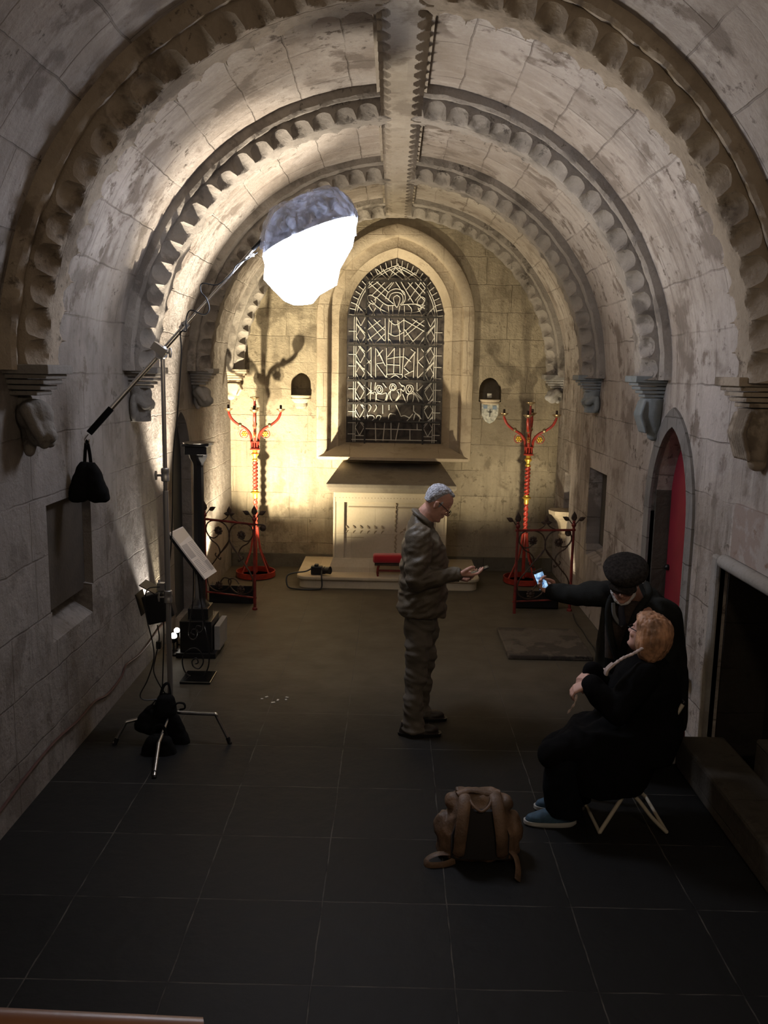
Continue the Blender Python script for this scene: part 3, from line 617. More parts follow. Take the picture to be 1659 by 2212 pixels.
# ---- brackets in the end-wall niches
def bracket(cx, zt, r, label, shield):
    t = thing('stone_bracket', label, 'bracket', (cx, YE, zt-.2), 'stone brackets either side of the window')
    b = MB(); prof = [(r*.45, -.17), (r*.62, -.14), (r*.66, -.12), (r*.62, -.10), (r*.95, -.06), (r, -.045), (r*.96, -.03), (r*1.04, -.012), (r*1.04, .0)] if not shield else [(r*.9, -.06), (r*1.0, -.045), (r*.95, -.03), (r*1.05, -.012), (r*1.05, 0)]
    b.lathe((cx, YE+.0, zt), prof, 12); setpar(b.build('ledge', M_DRESS, None), t)
    if shield:
        pts = [(-.11, -.05), (-.105, -.19), (-.06, -.27), (0, -.305), (.06, -.27), (.105, -.19), (.11, -.05)]
        setpar(MB().prism([(cx+x, YE-.06, zt+z) for x, z in pts], (0, .07, 0)).build('shield', mat('pale_painted_shield', (.55, .55, .48), .6, var=.35, vs=30), None, smooth=False, bevel=.01), t)
        setpar(MB().box((cx+.0, YE-.063, zt-.17), (.012, .01, .09)).box((cx, YE-.063, zt-.155), (.055, .01, .012)).build('cross_mark', mat('grey_mark', (.12, .12, .11), .8), None, smooth=False), t)
        for x, z in ((-.075, -.09), (.07, -.10)): setpar(MB().box((cx+x*.8, YE-.063, zt+z), (.05, .008, .045)).build('blue_field', mat('faded_blue', (.25, .33, .42), .8), None, smooth=False), t)
    return t
bracket(-1.215, 2.21, .125, 'round moulded stone bracket in the bright left wall niche', False)
bracket(1.17, 2.20, .125, 'stone bracket with a painted shield and cross in the right wall niche', True)
g = at(1057, 858, YE-.02); tag(MB().box((g.x, YE-.03, g.z+.02), (.055, .04, .055)).build('sensor_box', mat('white_plastic', (.6, .58, .5), .5), None, smooth=False, bevel=.004), 'small white box standing on the right wall bracket', 'box')
tag(MB().loft([((XR-.0, 10.18, .55), V((.05, 0, 0)), V((0, .05, 0))), ((XR-.0, 10.18, .62), V((.08, 0, 0)), V((0, .07, 0))), ((XR, 10.18, .64), V((.06, 0, 0)), V((0, .06, 0))), ((XR, 10.18, .78), V((.10, 0, 0)), V((0, .10, 0))), ((XR, 10.18, .86), V((.17, 0, 0)), V((0, .15, 0))), ((XR, 10.18, .87), V((.20, 0, 0)), V((0, .17, 0))), ((XR, 10.18, .92), V((.21, 0, 0)), V((0, .18, 0)))], 8, 2.4).build('piscina_basin', M_DRESS, None), 'carved stone piscina basin on the right wall, lit from below', 'basin')

# ---- altar
al = thing('stone_altar', 'pale carved stone altar with a sloping top beneath the window', 'altar', (-.06, 10.4, .14))
b = MB(); x0, x1, yf = -.735, .615, 10.08
b.box2((x0+.05, yf+.03, .14), (x1-.05, YE-.005, 1.10)); setpar(b.build('altar_body', M_ALTAR, None, smooth=False), al)
b = MB()
for s, x in ((-1, x0), (1, x1)): b.box2((x, yf, .26), (x-s*.13, yf+.06, 1.04)); b.cyl((x-s*.015, yf+.01, .3), (x-s*.015, yf+.01, 1.04), .02, seg=10)
b.box2((x0-.0, yf-.005, .98), (x1+.0, yf+.06, 1.10))
setpar(b.build('altar_pilasters', M_ALTAR, None, smooth=False, bevel=.006), al)
b = MB(); b.loft([((-.06, yf+.3, .14), V((.73, 0, 0)), V((0, .34, 0))), ((-.06, yf+.3, .20), V((.72, 0, 0)), V((0, .33, 0))), ((-.06, yf+.3, .28), V((.69, 0, 0)), V((0, .31, 0)))], 4)
pl = MB(); pl.add([(x0-.05, yf-.06, .14), (x1+.05, yf-.06, .14), (x1+.05, YE-.05, .14), (x0-.05, YE-.05, .14), (x0-.04, yf-.05, .20), (x1+.04, yf-.05, .20), (x1+.04, YE-.05, .20), (x0-.04, YE-.05, .20), (x0, yf-.0, .30), (x1, yf, .30), (x1, YE-.05, .30), (x0, YE-.05, .30)],
    [(3, 2, 1, 0)]+[(4*j+i, 4*j+(i+1) % 4, 4*j+4+(i+1) % 4, 4*j+4+i) for j in (0, 1) for i in range(4)]+[(8, 9, 10, 11)])
setpar(pl.build('altar_plinth', M_ALTAR, None, smooth=False), al)
ms = MB(); xa, xb = -.82, .715
ms.add([(xa, yf-.12, 1.215), (xb, yf-.12, 1.215), (xb-.13, YE-.005, 1.375), (xa+.13, YE-.005, 1.375), (xa, yf-.12, 1.165), (xb, yf-.12, 1.165), (xb-.04, YE-.005, 1.165), (xa+.04, YE-.005, 1.165), (xa+.06, yf-.03, 1.10), (xb-.06, yf-.03, 1.10), (xb-.06, YE-.005, 1.10), (xa+.06, YE-.005, 1.10)],
    [(0, 1, 2, 3), (4, 5, 1, 0), (5, 6, 2, 1), (3, 7, 4, 0), (8, 9, 5, 4), (9, 10, 6, 5), (7, 11, 8, 4), (11, 10, 9, 8)])
setpar(ms.build('altar_table', stone('shaded_altar_top_stone', 'none', (.20, .17, .13), (.08, .065, .05), (.25, .22, .17), 0, 9, 9, .5, 0, .5, seed=15.), None, smooth=False, bevel=.01), al)  # shade on the sloping top is put into this darker stone colour
M_CARVE = mat('carving_shadow_stone', (.30, .24, .16), .9)
b = MB()
def crescent(cx, cz, r, a0, a1, wd=.010):
    pts = []; rs = []
    for k in range(9): a = a0+(a1-a0)*k/8; pts.append((cx+r*math.cos(a), yf+.028, cz+r*math.sin(a))); rs.append(.003+wd*math.sin(PI*k/8))
    b.tube(pts, rs, 6)
for k in range(7): crescent(.035, .98-.055*k, .028, PI*.55, PI*1.45)
for k in range(7): crescent(.035, .56-.055*k, .028, PI*.55, PI*1.45)
for k in range(6):
    crescent(-.55+.085*k, .70, .035, PI*1.0, PI*1.5); crescent(-.55+.085*k, .60, .035, PI*.55, PI*1.0, .006)
    crescent(.10+.085*k, .69, .035, PI*1.5, PI*2.0); crescent(.10+.085*k, .60, .035, PI*.5, PI*.95, .006)
for i in range(34): b.ell((-.66+.038*i, yf+.0, 1.035), .008, seg=6, rings=4)
b.box((-.06, yf+.028, .92), (1.0, .008, .012)); b.box((-.52, yf+.028, .55), (.30, .006, .006))
setpar(b.build('carved_tracery', M_CARVE, None), al)

# ---- stone platform in front of the altar
pf = thing('altar_step', 'broad pale stone step under the altar with rounded front corners', 'step', (-.07, 9.9, 0))
b = MB()
def rbox(b, x0, x1, y0, y1, z0, z1, r=.12):
    pts = []
    for cx, cy_, a0 in ((x0+r, y0+r, PI), (x1-r, y0+r, 1.5*PI)):
        for k in range(7): a = a0+PI/2*k/6; pts.append((cx+r*math.cos(a), cy_+r*math.sin(a), z0))
    pts += [(x1, y1, z0), (x0, y1, z0)]; b.prism(pts, (0, 0, z1-z0))
rbox(b, -1.12, .98, 9.78, YE-.02, 0, .10); setpar(b.build('step_block', M_ALTAR, None, smooth=False), pf)
b = MB(); rbox(b, -1.15, 1.01, 9.75, YE-.02, .10, .142, .14); setpar(b.build('step_nosing', M_ALTAR, None, smooth=False, bevel=.012), pf)

# ---- red kneeler
kn = thing('kneeler', 'low kneeler with a red padded top on the altar step', 'stool', (-.02, 9.90, .142))
c = at(862, 1232, 9.93); X0 = at(806, 1215, 9.9).x; X1 = X0+.62; Z1 = at(830, 1208, 9.9).z
def cushion(x0, x1, y0, y1, z0, z1): 
    cx, cy_, cz = (x0+x1)/2, (y0+y1)/2, (z0+z1)/2; hx, hy, hz = (x1-x0)/2, (y1-y0)/2, (z1-z0)/2
    return MB().loft([((cx-hx, cy_, cz), V((0, hy*.8, 0)), V((0, 0, hz*.75))), ((cx-hx+.015, cy_, cz), V((0, hy, 0)), V((0, 0, hz))), ((cx, cy_, cz+.004), V((0, hy, 0)), V((0, 0, hz*1.05))), ((cx+hx-.015, cy_, cz), V((0, hy, 0)), V((0, 0, hz))), ((cx+hx, cy_, cz), V((0, hy*.8, 0)), V((0, 0, hz*.75)))], 24, 4)
Z1 = .40
setpar(cushion(X0, X1, 9.80, 9.97, Z1-.10, Z1).build('cushion', mat('crimson_velvet', (.36, .004, .012), .9, sheen=.5), None), kn)
setpar(MB().box2((X0+.02, 9.81, Z1-.125), (X1-.02, 9.96, Z1-.10)).build('seat_board', M_RUST, None, smooth=False), kn)
for x in (X0+.06, X1-.06):
    for y in (9.83, 9.95): setpar(MB().tube(bez([(x, y, Z1-.12), (x+.012, y, .28), (x-.008, y, .20), (x, y, .142)], 4), .012, 8).build('leg', M_REDWORN, None), kn)
setpar(MB().box2((X0+.06, 9.88, .19), (X1-.06, 9.90, .21)).build('stretcher', M_REDWORN, None, smooth=False), kn)

# ---- camera left on the step
cp0 = at(690, 1238, 9.86); kx, ky, kz = cp0.x, 9.86, .142
km = thing('camera_body', 'black photographic camera with a neck strap lying on the left end of the step', 'camera', (kx, ky, kz))
setpar(MB().box((kx-.03, ky, kz+.055), (.14, .07, .10)).box((kx-.035, ky, kz+.115), (.05, .06, .03)).build('body', M_BLACK, None, smooth=False, bevel=.012), km)
setpar(MB().lathe((kx+.04, ky-.01, kz+.055), [(.045, 0), (.045, .03), (.04, .035), (.043, .08), (.046, .10), (.038, .10), (.036, .09)], 20, V((.9, -.4, .1)).normalized(), V((0, 0, 1))).build('lens', M_BLACK, None), km)
sp = [(kx-.09, ky-.03, kz+.08), (kx-.16, ky-.06, kz+.05), (kx-.30, ky-.09, kz+.035), (kx-.37, ky-.125, kz+.0), (kx-.35, ky-.165, .03), (kx-.22, ky-.20, .012), (kx-.02, ky-.19, .012), (kx+.04, ky-.16, .03), (kx+.035, ky-.12, .15), (kx+.03, ky-.05, kz+.06)]
setpar(MB().tube(bez(sp, 8), .009, 6).build('neck_strap', M_WIRE, None), km)

# ---- candelabra
def candelabrum(px, label, YY, rot, zoff=0.):
    base = fl(px, 1247 if px < 800 else 1256); cx, cy_ = base.x, YY
    t = thing('candelabrum', label, 'candelabrum', (cx, cy_, 0), 'tall red and gold candelabra')
    def P(r, a, z): return V((cx+r*math.cos(a+rot), cy_+r*math.sin(a+rot), z))
    b = MB(); R_ = .235
    b.lathe((cx, cy_, 0), [(R_-.006, .01), (R_+.006, .01), (R_+.006, .075), (R_-.006, .075), (R_-.006, .01)], 40); setpar(b.build('base_ring', M_RED, None), t)
    for k in range(4):
        a = PI/4+k*PI/2; setpar(MB().tube(bez([P(R_, a, .05), P(.17, a, .16), P(.085, a, .33), P(.05, a, .50), P(.035, a, .62)], 5), .011, 8).build('leg', M_RED, None), t)
    setpar(MB().cyl((cx, cy_, .05), (cx, cy_, .62), .022, .020, 14).build('lower_stem', M_RED, None), t)
    # twisted stems
    def twist(z0, z1, r, turns):
        m_ = MB(); n = 60; seg = 16
        for i in range(n+1):
            z = z0+(z1-z0)*i/n
            for k in range(seg):
                a = 2*PI*k/seg; rr = r*(1+.28*math.cos(2*(a-turns*2*PI*i/n))); m_.v.append((cx+rr*math.cos(a), cy_+rr*math.sin(a), z))
        for i in range(n):
            for k in range(seg): m_.f.append((i*seg+k, i*seg+(k+1) % seg, (i+1)*seg+(k+1) % seg, (i+1)*seg+k))
        return m_
    setpar(twist(.60, .98, .023, 3).build('lower_twisted_shaft', M_RED, None), t)
    setpar(twist(1.08, 1.44, .028, 4).build('upper_twisted_shaft', M_RED, None), t)
    setpar(MB().lathe((cx, cy_, .97), [(.022, 0), (.03, .02), (.028, .05), (.036, .065), (.056, .075), (.05, .085), (.03, .095), (.034, .11)], 20).build('lower_knop', M_GOLD, None), t)
    setpar(MB().lathe((cx, cy_, 1.43), [(.03, 0), (.034, .015), (.022, .03), (.024, .05), (.042, .07), (.046, .085), (.03, .10), (.028, .13)], 20).build('upper_knop', M_GOLD, None), t)
    cg = MB(); cg.lathe((cx, cy_, 1.56), [(.03, 0), (.062, .005), (.062, .02), (.03, .025)], 16); cg.lathe((cx, cy_, 1.65), [(.03, 0), (.058, .005), (.058, .016), (.03, .02)], 16)
    for k in range(8): a = k*PI/4; cg.cyl((cx+.042*math.cos(a), cy_+.042*math.sin(a), 1.57), (cx+.042*math.cos(a), cy_+.042*math.sin(a), 1.66), .009, seg=6)
    setpar(cg.build('cage', M_RED, None), t)
    setpar(MB().cyl((cx, cy_, 1.66), (cx, cy_, 2.17), .017, .014, 10).build('centre_pole', M_REDWORN, None), t)
    setpar(MB().lathe((cx, cy_, 2.15), [(.012, 0), (.02, .015), (.055, .035), (.058, .045), (.02, .05), (.016, .05)], 18).build('centre_cup', M_BRASS, None), t)
    for k in range(4):
        a = k*PI/2
        arm = setpar_(MB().tube(bez([P(.04, a, 1.66), P(.055, a, 1.75), P(.11, a, 1.82), P(.20, a, 1.87), P(.27, a, 1.93), P(.305, a, 2.0), P(.31, a, 2.03)], 6), [.017]*10+[.016]*20+[.013]*7, 10).build('arm', M_RED, None), t)
        setpar_(MB().lathe(P(.175, a, 1.862), [(.017, -.02), (.026, -.01), (.026, .01), (.017, .02)], 10, (P(1, a, 0)-P(0, a, 0)).normalized(), V((0, 0, 1))).build('collar', M_BRASS, None), t)
        e = P(.31, a, 2.02)
        setpar_(MB().lathe(e, [(.012, 0), (.03, .012), (.052, .03), (.054, .038), (.02, .035), (.016, .04)], 16).build('drip_pan', M_BRASS, None), t)
        setpar_(MB().lathe(e, [(.014, .035), (.014, .08), (.008, .085)], 10).build('candle_socket', M_RUST, None), t)
        rc = P(.125, a, 1.755); sc = MB(); rad = (P(1, a, 0)-P(0, a, 0)).normalized(); sp_ = []
        for q in range(22): an = PI*.75-q*PI*1.9/21; r_ = .058*(1-.012*q); sp_.append(rc+rad*r_*math.cos(an)+V((0, 0, r_*math.sin(an))))
        sc.tube([P(.20, a, 1.86)]+sp_, .005, 6); setpar_(sc.build('scroll', M_RED, None), t)
        ro = MB(); nrm = rad.cross(V((0, 0, 1)))
        for q in range(6): an = q*PI/3; ro.ell(rc+rad*.024*math.cos(an)+V((0, 0, .024*math.sin(an))), .0145, seg=8, rings=6)
        ro.ell(rc, .014, seg=8, rings=6); setpar_(ro.build('rosette', M_GOLD, None), t)
    return t
def setpar_(o, p): setpar(o, p); return o
candelabrum(551, 'red and gold candelabrum standing against the brightly lit wall left of the altar', 10.30, math.radians(8))
candelabrum(1128, 'red and gold candelabrum standing in dimmer light right of the altar', 10.26, math.radians(-14))

# ---- iron railings with hearts and rosettes
def leaf(b, base, d, L_, w_, t_=.006):
    base = V(base); d = V(d).normalized(); n = V((0, 1, 0)); s = d.cross(n).normalized(); k = []
    for u, ww in ((0, .12), (.15, .6), (.35, 1), (.6, .8), (.82, .35), (1, .02)): k.append((base+d*L_*u, s*w_*ww/2, n*t_*(1 if 0 < u < 1 else .4)))
    b.loft(k, 10)
def railing(A, B, Ht, label, mirror):
    t = thing('iron_railing', label, 'railing', ((A.x+B.x)/2, (A.y+B.y)/2, 0), 'wrought iron railings before the altar')
    ax = V((B.x-A.x, B.y-A.y, 0)); nz = V((0, 0, 1)); no = ax.normalized().cross(nz)
    def P(q, off=0.): u = (q[0]-890)/495.; v = (880-q[1])/650.; u = 1-u if mirror else u; return V(A)+ax*u+nz*(.13+v*(Ht-.13))+no*off
    for q in (890, 1385):
        p = P((q, 880)); p.z = 0
        if (q == 1385) != mirror or True: setpar_(MB().cyl(p, p+nz*(Ht+.04), .017, .014, 8).lathe(p+nz*(Ht+.02), [(.014, 0), (.024, .015), (.026, .03), (.012, .05), (.018, .06), (.008, .075)], 10).build('post', M_REDWORN, None), t)
        f = MB(); top = p+nz*(Ht+.08); leaf(f, top, (0, 0, 1), .115, .065); f.cyl(top-nz*.03, top, .006, seg=6)
        sides = ([1] if (q == 890) else [1, -1]); sides = [-s if mirror else s for s in sides]
        for s in sides: f.tube(bez([top-nz*.04, top+V((s*.03, 0, -.01)), top+V((s*.05, 0, .02))], 4), .006, 6); leaf(f, top+V((s*.048, 0, .015)), (s*.9, 0, .45), .085, .05)
        setpar_(f.build('leaf_finial', M_RUST, None), t)
        if q == 1385: setpar_(MB().lathe(p, [(.028, 0), (.028, .02), (.018, .03)], 12).build('foot', M_REDWORN, None), t)
    setpar_(MB().tube([P((870, 230)), P((1400, 238))], .013, 8).build('top_rail', M_REDWORN, None), t)
    setpar_(MB().tube([P((870, 880)), P((1400, 880))], .010, 8).build('bottom_rail', M_REDWORN, None), t)
    e = P((1400, 238)); s = -1 if mirror else 1; sc = MB(); sp_ = [e]
    sp_ += [e+V((s*(.07+.035*math.sin(a)*(1-a/14)), 0, -.035+.035*math.cos(a)*(1-a/14))) for a in [k*.45 for k in range(20)]]
    sc.tube(sp_, .009, 6); sc.ell(e+V((s*.075, 0, -.035)), (.028, .018, .028)); setpar_(sc.build('end_scroll', M_RUST, None), t)
    c = P((1140, 238)); f = MB(); f.tube(bez([P((1060, 230)), P((1110, 205)), P((1140, 165))], 5), .006, 6); f.tube(bez([P((1225, 230)), P((1175, 205)), P((1140, 165))], 5), .006, 6)
    tp = P((1140, 168)); leaf(f, tp, (0, 0, 1), .085, .05); leaf(f, tp, (1, 0, .1), .06, .045); leaf(f, tp, (-1, 0, .1), .06, .045); setpar_(f.build('trefoil_finial', M_RUST, None), t)
    C1 = [(1025, 365), (985, 390), (935, 378), (905, 325), (920, 265), (975, 237), (1040, 238), (1105, 270), (1137, 335), (1135, 395), (1110, 450), (1065, 500), (1020, 550), (1045, 575), (1050, 555)]
    C2 = [(935, 380), (960, 412), (1005, 438), (1035, 475), (1042, 520), (1020, 556), (995, 540), (1003, 520)]
    C3 = [(1135, 395), (1190, 470), (1240, 535), (1290, 600), (1345, 670), (1368, 745), (1345, 825), (1270, 862), (1195, 850), (1145, 810), (1125, 755), (1150, 735), (1195, 735), (1230, 775)]
    mr = lambda q: (2275-q[0], q[1])
    for c_ in (C1, C2, C3):
        for f_ in (lambda q: q, mr): setpar_(MB().tube(bez([P(f_(q)) for q in c_], 5), .0075, 6).build('scroll_bar', M_RUST, None), t)
    for q in ((1024, 325), (1251, 345), (1024, 812), (1240, 825)):
        r_ = MB(); c0 = P(q, -.012)
        for k in range(8): a = k*PI/4; r_.ell(c0+ax.normalized()*.034*math.cos(a)+nz*.034*math.sin(a), (.016, .012, .016), seg=8, rings=6)
        r_.ell(c0, (.027, .018, .027), seg=10, rings=8); setpar_(r_.build('rosette', M_RUST, None), t)
    return t
railing(V((-2.045, 9.02, 0)), V((-1.475, 8.80, 0)), .93, 'wrought iron railing with rosettes on the left, behind the information board', False)
railing(V((1.90, 9.0, 0)), V((1.285, 8.86, 0)), .90, 'wrought iron railing with rosettes on the right, behind the raised phone', True)

# ---- long black floodlight boxes
def floodbox(x0, x1, y, h, label):
    t = thing('floodlight_box', label, 'floodlight', ((x0+x1)/2, y, 0), 'floodlight boxes behind the railings')
    b = MB(); d = .16; k = .012
    b.box2((x0, y, 0), (x1, y+k, h)); b.box2((x0, y+d, 0), (x1, y+d+k, h*.72)); b.box2((x0, y, 0), (x0+k, y+d, h)); b.box2((x1-k, y, 0), (x1, y+d, h)); b.box2((x0, y, 0), (x1, y+d, .015))
    setpar_(b.build('casing', M_BLACK, None, smooth=False, bevel=.003), t)
    setpar_(MB().box2((x0+.03, y+.03, h-.11), (x1-.03, y+d-.02, h-.10)).build('lamp_glass', M_FLOODLENS, None, smooth=False), t); return t
floodbox(-2.01, -1.53, 9.03, .20, 'black floodlight box on the floor behind the left railing')
floodbox(1.32, 1.79, 9.06, .20, 'black floodlight box on the floor behind the right railing')

# ---- tall black pillar
px_, py_ = -1.735, 7.40
pi = thing('black_pillar', 'tall black pillar with a stepped base standing by the left wall', 'pillar', (px_, py_, 0))
b = MB()
b.box2((px_-.18, py_-.20, 0), (px_+.17, py_+.20, .05)); b.box2((px_-.15, py_-.17, .05), (px_+.13, py_+.17, .33)); b.box2((px_-.09, py_-.11, .33), (px_+.09, py_+.11, .43))
setpar_(b.build('stepped_base', M_BLACK, None, smooth=False, bevel=.006), pi)
setpar_(MB().lathe((px_, py_, .43), [(.085, 0), (.07, .03), (.055, .05), (.048, .08), (.046, 1.25), (.05, 1.28), (.075, 1.32), (.085, 1.36)], 8).build('shaft', M_BLACK, None), pi)
setpar_(MB().box((px_, py_, 1.82), (.19, .19, .07)).box((px_, py_, 1.865), (.23, .23, .015)).build('capital', M_BLACK, None, smooth=False, bevel=.004), pi)
setpar_(MB().lathe((px_+.01, py_, 1.874), [(.01, 0), (.135, .004), (.14, .012), (.01, .010)], 24).build('metal_plate', M_CHROME, None), pi)
b = MB().box2((px_+.14, py_-.10, .05), (px_+.19, py_+.24, .27)); tag(b.build('stone_slab', M_GREYSTONE, None, smooth=False, bevel=.004), 'grey stone slab leaning behind the black pillar base', 'slab')
# three lit lamps beside the base
for (qx, qy, Y, r_, lb) in ((375, 1374, 7.30, .030, 'lit spotlight lens nearest the floor, left of the black pillar base'), (382, 1362, 7.42, .026, 'lit spotlight in the middle of the three beside the pillar base'), (393, 1353, 7.60, .018, 'smallest and highest of the three lit spotlights beside the pillar base')):
    p = at(qx, qy, Y); t = thing('spotlight', lb, 'spotlight', p, 'small spotlights beside the black pillar')
    d = V((.15, -.45, .9)).normalized()
    setpar_(MB().lathe(p-d*.07, [(r_*.7, 0), (r_*1.05, .02), (r_*1.1, .068), (r_*.95, .068)], 14, d).cyl(p-d*.05, (p.x, p.y, .02), .008).lathe((p.x, p.y, 0), [(.05, 0), (.05, .015), (.01, .02)], 14).build('lamp_can', M_BLACK, None), t)
    setpar_(MB().ell(p, r_, seg=12, rings=8).build('lamp_lens', M_LED, None), t)
# ---- C-stand carrying the boom and the balloon lamp
base = fl(345, 1600); sx, sy = -1.53, 5.55
cs = thing('light_stand', 'chrome light stand with three bent legs, weighted by black sandbags', 'stand', (sx, sy, 0))
def vz(py, X=None): return at(355, py, sy).z
setpar_(MB().cyl((sx, sy, .10), (sx, sy, 1.72), .0185, seg=16).build('lower_tube', M_GREYMETAL, None), cs)
setpar_(MB().cyl((sx, sy, 1.70), (sx, sy, 2.60), .0145, seg=16).build('upper_tube', M_CHROME, None), cs)
def collar(z):
    b = MB(); b.lathe((sx, sy, z-.04), [(.019, 0), (.027, .005), (.028, .035), (.024, .045), (.028, .06), (.027, .085), (.018, .09)], 16)
    o = setpar_(b.build('locking_collar', M_GREYMETAL, None), cs)
    k = MB(); k.cyl((sx-.02, sy, z), (sx-.055, sy, z), .008, seg=8); k.tube([(sx-.06, sy, z-.03), (sx-.062, sy, z), (sx-.06, sy, z+.03)], [.007, .010, .007], 8); setpar_(k.build('tee_handle', M_GREYMETAL, None), cs)
collar(vz(1027)); collar(vz(1290))
L1 = fl(497, 1607); L2 = fl(247, 1609); L3 = fl(333, 1681)
for e, k, zh in ((L1, at(466, 1543, 5.50), .19), (L2, at(272, 1560, 5.46), .20), (L3, at(343, 1606, 5.22), .20)):
    c = V((sx, sy, 0)); a = c+V((0, 0, zh)); e0 = V((e.x, e.y, .012))
    pts = [a, a.lerp(k, .85), k, k.lerp(e0, .12), e0]
    setpar_(MB().tube(bez(pts, 5), .0125, 10).build('leg', M_CHROME, None), cs); setpar_(MB().cyl((e.x, e.y, 0), e0+(k-e0).normalized()*.04, .0155, seg=10).build('rubber_foot', M_BLACK, None), cs)
# boom
h0 = at(187, 942, 5.42); h1 = at(545, 540, 5.80); piv = at(357, 772, 5.56)
dirb = (h1-h0).normalized(); L_ = (h1-h0).length
bo = thing('boom_arm', 'long chrome boom arm with a black foam grip, clamped on top of the light stand', 'boom', tuple(piv))
def bp(k): return h0+(h1-h0)*k
setpar_(MB().cyl(bp(.13), bp(.60), .015, seg=14).build('outer_tube', M_CHROME, None), bo)
setpar_(MB().cyl(bp(.58), bp(1.0), .0105, seg=12).build('inner_tube', M_CHROME, None), bo)
setpar_(MB().cyl(bp(.015), bp(.145), .021, seg=14).build('foam_grip', M_BLACKMATTE, None), bo)
setpar_(MB().cyl(bp(.565), bp(.60), .024, seg=12).cyl(bp(.58)+V((0, 0, 0)), bp(.58)+V((.0, -.045, .02)), .009, seg=8).build('tube_lock', M_GREYMETAL, None), bo)
setpar_(MB().tube(bez([bp(.01), bp(0)-V((.012, 0, .02)), bp(0)-V((.005, 0, .05)), bp(0)-V((-.012, 0, .045)), bp(0)-V((-.015, 0, .02))], 4), .004, 6).build('end_hook', M_CHROME, None), bo)
b = MB().lathe(V((sx, sy-.02, 2.60)), [(.02, -.03), (.035, -.02), (.04, .03), (.03, .05)], 14).box((sx-.005, sy-.035, 2.63), (.10, .07, .05), Matrix.Rotation(.6, 3, 'Y')).cyl((sx, sy, 2.61), (sx+.07, sy-.08, 2.61), .007)
setpar_(b.build('grip_head', M_GREYMETAL, None), bo)
setpar_(MB().tube([(sx+.07, sy-.08, 2.58), (sx+.072, sy-.083, 2.61), (sx+.07, sy-.08, 2.64)], [.008, .012, .008], 8).build('tee_handle', M_GREYMETAL, None), bo)
setpar_(MB().box(at(544, 551, 5.77), (.03, .02, .02)).build('cable_plug', M_LEAD, None, smooth=False), bo)
# sandbag hanging from the boom end
def sandbag(name, label, top, w_, h, dep, yaw, split=True, strap=.14, group='black sandbags on the light stand'):
    t = thing(name, label, 'sandbag', tuple(top), group); R = Matrix.Rotation(yaw, 3, 'Z'); top = V(top)
    b = MB()
    for s in ((-1, 1) if split else (0,)):
        o_ = .25*w_*s; lean = .10*s
        rings = []
        for k, (u, ww, dd) in enumerate(((0, .35, .35), (.12, .62, .7), (.4, .85, 1), (.75, 1.05, 1.15), (.93, .95, .9), (1, .6, .4))):
            c = top+R@V((o_*(.35+.75*u), 0, -strap-h*u)); rings.append((c, R@V((w_*.27*ww*(1 if split else 1.8), 0, 0)), R@V((0, dep*.5*dd, 0))))
        b.loft(rings, 20, 2.6)
    setpar_(flesh('bag', b, M_BLACKMATTE, None, .008, 2, .006, lambda p: p*14), t)
    setpar_(MB().tube(bez([top+R@V((-.02, 0, -strap-.02)), top+R@V((-.012, 0, -strap*.5)), top, top+R@V((.014, 0, -strap*.5)), top+R@V((.022, 0, -strap-.02))], 4), .011, 6, flat=.4).build('strap', M_BLACKMATTE, None), t); return t
sandbag('sandbag', 'black sandbag hanging by its strap from the lower end of the boom', bp(0)-V((0, 0, .03)), .25, .26, .10, 0, True, .135)
# loose sandbags on the legs
def slump(label, c, w_, h, dep, yaw, tilt):
    c = V(c); t = thing('sandbag', label, 'sandbag', tuple(c), 'black sandbags on the light stand'); R = Matrix.Rotation(yaw, 3, 'Z') @ Matrix.Rotation(tilt, 3, 'Y')
    b = MB(); b.loft([(c+R@V((0, 0, h*(.5-u))), R@V((w_*.5*ww, 0, 0)), R@V((0, dep*.5*dd, 0))) for u, ww, dd in ((0, .45, .4), (.12, .75, .8), (.45, .95, 1), (.8, 1.1, 1.1), (.95, 1.0, .7), (1, .8, .3))], 20, 2.5)
    setpar_(flesh('bag', b, M_BLACKMATTE, None, .009, 2, .008, lambda p: p*12), t)
    k = MB(); tp = c+R@V((0, 0, h*.48)); k.tube(bez([tp+R@V((-w_*.25, 0, -.02)), tp+R@V((-w_*.1, 0, .06)), tp+R@V((w_*.12, 0, .07)), tp+R@V((w_*.25, 0, -.02))], 5), .010, 6, flat=.4); setpar_(k.build('strap', M_BLACKMATTE, None), t)
slump('black sandbag slumped over the left leg of the stand', at(330, 1556, 5.50), .20, .20, .11, .2, .35)
slump('black sandbag hanging right of the stand tube', at(378, 1580, 5.50), .16, .27, .08, -.2, -.25)
slump('lowest black sandbag, resting at the front leg of the stand', at(343, 1615, 5.32), .22, .17, .11, .1, .02)
slump('small black sandbag bundled high around the stand tube', at(357, 1525, 5.50), .15, .17, .11, .5, .05)
b = MB().tube(bez([at(374, 1530, 5.46), at(383, 1519, 5.46), at(397, 1520, 5.46), at(399, 1530, 5.46), at(388, 1533, 5.46)], 5), .012, 6, flat=.5)
tag(b.build('webbing_strap', M_BLACKMATTE, None), 'loop of black webbing strap above the right leg of the stand', 'strap')

# ---- balloon lamp in a plastic bag
Yl = 5.86
def lp(q, dy=0.): return at(540+q[0]/6.636, 390+q[1]/6.636, Yl+dy)
lt = thing('balloon_lamp', 'large glowing white balloon lamp wrapped in clear plastic, at the high end of the boom', 'lamp', tuple(lp((850, 700))))
